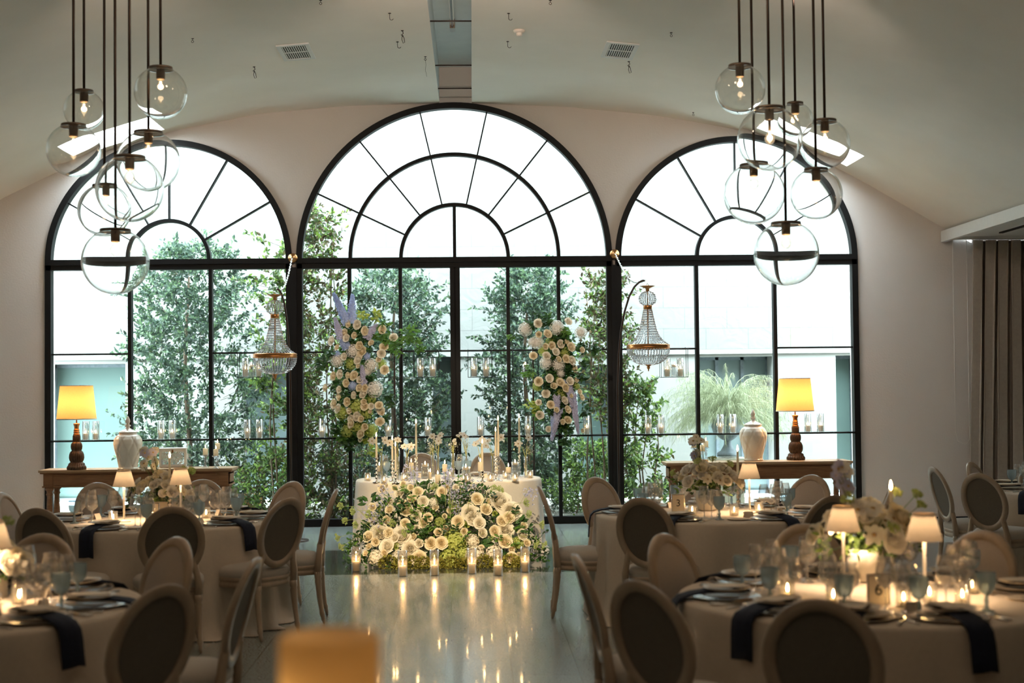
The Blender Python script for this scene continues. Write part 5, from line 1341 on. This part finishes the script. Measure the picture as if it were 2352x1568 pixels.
for px, py, bx, rose, side in [(631, 672, 668, (672, 592), 'left'), (1487, 652, 1420, (1412, 583), 'right')]:
    p = at(px, py, 16.3); s = 1 if side == 'left' else -1
    kch(p, 0, 'crystal basket chandelier with brass band before the %s window pier' % side, 'chandelier', 'crystal basket chandeliers')
    tip = p+Vector((s*.02, 0, .045)); base = at(bx, 1000, 16.35); xb = base.x
    st = empty('arched_stand', (xb, 16.35, 0), 0, 'thin black arched pole holding up the %s chandelier' % side, 'stand', 'arched chandelier stands')
    P_ = [Vector((0, 0, .01)), Vector((0, 0, 1.2))]+[Vector((lerp(0, tip.x-xb, t**1.9), 0, lerp(1.7, tip.z, math.sin(t*pi/2)**1.0))) for t in [0, .2, .35, .5, .65, .78, .88, .95, 1]]
    MB().tube(P_, .012, 8).build('pole', 'black_rod', st)
    MB().lathe([(.2, 0), (.2, .012), (.02, .02)], 26).build('base', 'black_rod', st)
    # ceiling-style rose on the wall and the loose chain from it
    q = at(rose[0], rose[1], 17.9); ch_ = empty('wall_rose', (q.x, 17.93, q.z), 0, 'copper wall rose with loose chain at the top of the %s window pier' % side, 'wall rose', 'wall roses with chains')
    MB().lathe([(0, 0), (.062, 0), (.06, .02), (.045, .04), (.02, .055), (.012, .075), (0, .08)], 20, mat=Matrix.Rotation(pi/2, 4, 'X')).build('rose', 'brass', ch_)
    cm = MB(); a = Vector((0, -.08, 0)); b = tip-Vector((q.x, 17.93, q.z)); n = 46
    for k in range(n):
        t = (k+.5)/n; c = a.lerp(b, t)-Vector((0, 0, .16*math.sin(pi*t)**1)) ; d = ((b-a)/n-Vector((0, 0, .16*pi/n*cos(pi*t)))).normalized()
        e = d.orthogonal().normalized(); e = e if k % 2 else d.cross(e); L = (b-a).length/n*.8
        cm.tube([c+d*L*cos(u)+e*.010*sin(u) for u in [j*pi/3 for j in range(7)]], .0028, 4, cap=False)
    cm.build('chain', 'silver', ch_)

# ================================================================== globe pendants
GL = [(369, 213, 60, 366, 10.2), (193, 253, 46, 192, 10.6), (169, 345, 61, 167, 10.0), (341, 370, 71, 337, 10.3), (298, 433, 77, 295, 9.45), (240, 483, 60, 240, 10.4), (265, 600, 76, 266, 9.8),
      (1700, 205, 58, 1698, 10.2), (1768, 318, 75, 1767, 9.6), (1827, 276, 41, 1828, 11.0), (1895, 331, 58, 1892, 10.3), (1732, 445, 71, 1729, 10.4), (1875, 445, 60, 1868, 10.1), (1806, 582, 75, 1799, 9.8)]
GD = ['highest globe of the left cluster', 'smallest globe of the left cluster', 'leftmost globe of the left cluster', 'upper right large globe of the left cluster', 'largest middle globe of the left cluster', 'lower left globe of the left cluster', 'lowest globe of the left cluster',
      'highest globe of the right cluster', 'large globe with black socket in the right cluster', 'smallest globe of the right cluster', 'rightmost globe of the right cluster', 'lower left large globe of the right cluster', 'lower right globe of the right cluster', 'lowest globe of the right cluster']
for (gx, gy, gr, rx_, Y), d in zip(GL, GD):
    c = at(gx, gy, Y); r_ = gr/F*Y; zc_ = vz(c.x)
    o = empty('globe_pendant', c, 0, 'clear glass ball pendant, '+d, 'pendant lamp', 'clear globe pendant lamps')
    cap = r_*.43; zt = math.sqrt(r_*r_-cap*cap*.9)
    n = 26; pr = []
    a0 = math.asin(cap*.95/r_)
    for k in range(n+1):
        a = pi-(pi-a0)*k/n; pr.append((r_*sin(a), r_*cos(a)))
    pr = [(r_*sin(pi*(1-k/n)*1.0+a0*k/n), r_*cos(pi*(1-k/n)+a0*k/n)) for k in range(n+1)]
    ri_ = r_*.990; pr += [(ri_*sin(lerp(a0, pi, k/n)), ri_*cos(lerp(a0, pi, k/n))+r_*.005) for k in range(n+1)]
    MB().lathe(pr, 48).build('glass_globe', 'globe_glass', o)
    MB().lathe([(0, zt-.004), (cap*1.06, zt-.004), (cap*1.08, zt+.004), (cap*1.05, zt+.014), (0, zt+.016)], 30).build('cap', 'cap_bronze', o)
    blk = d.startswith('large globe with black')
    MB().lathe([(.031, zt), (.031, zt-.07), (.026, zt-.078), (.0, zt-.078)], 18).build('socket', 'cap_bronze' if blk else 'socket', o)
    zb = zt-.078-(.07 if blk else 0)
    if blk: MB().tube([(0, 0, zt-.07), (0, 0, zb)], .010, 8).build('socket', 'socket', o)
    br = .036 if gr > 65 else .026
    MB().lathe([(.012, zb+.005), (.014, zb-.01), (br*.8, zb-.03), (br, zb-.03-br*.6), (br*.85, zb-.03-br*1.3), (br*.4, zb-.03-br*1.75), (0, zb-.03-br*1.85)], 18).build('bulb', 'clear_glass', o)
    fm = MB()
    for s in (-1, 0, 1): fm.tube([(s*.005, 0, zb-.012), (s*.006, 0, zb-.03-br*.9)], .0022, 5)
    fm.build('filament', 'filament', o)
    lamp('bulb_light', (0, 0, zb-.05), 1.6, (1, .66, .36), .02, o)
    MB().tube([(0, 0, zt+.01), (at(rx_, 0, Y).x-c.x if 0 else 0, 0, zc_-c.z)], .0098, 8).build('rod', 'black_rod', o)
    

# ================================================================== curtain, cord, foreground candle
cu = MB(); vs = []; n = 700; x0, x1 = 6.28, 9.5
def pleat(x, z):
    t = (x-x0)/.162; f_ = t-math.floor(t)
    y = -.07*math.tanh(2.6*(math.sin(2*pi*t)+.35))+.012*sin(5*t+z)
    fl = -.05*(1-z/3.5)
    return 17.62+y, x-.040*math.sin(4*pi*t)+fl*math.sin(.7*t)*1.2-.10*(1-z/3.5)*max(0, 1-(x-x0)/.5)
zs = [.015, .5, 1.1, 1.8, 2.5, 3.1, 3.50]
for z in zs:
    for k in range(n+1):
        x = x0+(x1-x0)*k/n; y, xx = pleat(x, z); vs.append((xx, y, z))
cu.add(vs, [(i*(n+1)+k, i*(n+1)+k+1, (i+1)*(n+1)+k+1, (i+1)*(n+1)+k) for i in range(len(zs)-1) for k in range(n)])
o = empty('curtain', (0, 0, 0), 0, 'heavy grey-beige pleated curtain hanging from the right soffit to the floor', 'curtain')
cb_ = cu.build('curtain_cloth', 'curtain', o)
sol = cb_.modifiers.new('thick', 'SOLIDIFY'); sol.thickness = .006
MB().box(6.05, 9.55, 17.58, 17.66, 3.515, 3.55).build('curtain_rail', 'white_paint', o)
tag(MB().tube([(6.12, 17.9, 3.55), (6.12, 17.92, 1.1), (6.15, 17.92, .98), (6.24, 17.92, .94), (6.30, 17.92, 1.0), (6.30, 17.9, 3.55)], .004, 5).build('pull_cord', 'white_metal'), 'thin pale pull cord looped on the wall beside the curtain', 'cord')
# the blurred amber block close to the camera
p = at(757, 1455, 2.0)
tag(MB().lathe([(0, 0), (.068, 0), (.070, .01), (.070, p.z-1.12-.006), (.062, p.z-1.12), (.045, p.z-1.12-.008), (0, p.z-1.12-.012)], 36).build('amber_candle', 'amber_wax', None, (p.x, 2.0, 1.12)),
    'wide amber pillar candle blurred very close to the camera', 'candle')

t = empty('bar_table', (p.x, 2.0, 0), 0, 'tall round bar table under the blurred amber candle at the bottom edge', 'table')
MB().lathe([(0, 1.085), (.2, 1.085), (.2, 1.12), (0, 1.12)], 36).build('tabletop', 'wood', t)
MB().lathe([(.18, 0), (.18, .015), (.03, .03), (.03, 1.085)], 24).build('pedestal', 'black_rod', t)

lamp('added_side_glow', (p.x-.045, 1.975, p.z-.10), .16, (1, .62, .28), .02)  # lamp added inside the block, off-centre, so its left side looks lit
# ================================================================== unseen lamps behind and above the camera, most added for warm fill
def spot(loc, target, power, size, col=(1, .72, .45), label=''):
    o = empty('unseen_spotlight', loc, 0, label, 'spotlight', 'ceiling spotlights')
    d = (Vector(target)-Vector(loc)).normalized(); q = d.to_track_quat('-Z', 'Y')
    m = q.to_matrix().to_4x4()
    MB().lathe([(.045, -.02), (.045, .10), (.02, .13), (0, .13)], 18, mat=m).build('housing', 'white_metal', o)
    MB().tube([(0, 0, .1), (0, 0, vz(loc[0])-loc[2])], .008, 6).build('rod', 'white_metal', o)
    l = lamp('spot_light', Vector(loc)+d*.03, power, col, .04, None, 'SPOT', spot_size=R(size), spot_blend=.6); l.rotation_euler = q.to_euler()
spot((-.9, 6.0, 4.9), (-.30, 14.0, .45), 2100, 17, (1, .80, .52), 'small white ceiling spotlight above the aisle aimed at the floor flowers')
spot((.6, 7.0, 4.9), (-.9, 16.6, 2.1), 720, 12, (1, .82, .62), 'unseen ceiling spotlight added to brighten the blue-topped flower cluster')  # added lamp, out of view, for the left raised cluster
spot((-.6, 6.6, 4.95), (.73, 16.6, 2.1), 720, 12, (1, .82, .62), 'unseen ceiling spotlight added to brighten the white hydrangea cluster')  # its added counterpart for the right raised cluster

emit('fill_glow', (1, .76, .52), 18)
# glowing balls added out of view to give the room warm fill
for i, (x, y, z) in enumerate([(-1.0, 8.6, 4.5), (1.0, 8.6, 4.5), (0, 2.0, 4.6), (7.8, 13.5, 2.9)]):
    o = empty('added_fill_ball', (x, y, z), 0, 'unseen glowing ball added as warm fill, %s' % ['high above the left of the aisle', 'high above the right of the aisle', 'above the camera', 'in the right side aisle'][i], 'pendant lamp', 'added fill balls')
    MB().ball((0, 0, 0), .16 if i < 3 else .07, 24, 16).build('globe', 'fill_glow', o)
    MB().tube([(0, 0, .05), (0, 0, (vz(x) if x < 6 else 3.55)-z)], .01, 8).build('rod', 'black_rod', o)
for x, l in ((-2.6, 'left'), (-.1, 'central'), (2.6, 'right')):  # unseen floods added to lift the window wall and nearby ceiling
    spot((x, 10.8, 4.9), (x*1.5, 18, 2.6 if abs(x) > 1 else 4.5), 60 if abs(x) > 1 else 125, 70, (1, .78, .62), 'unseen floodlight added to brighten the %s part of the window wall' % l)
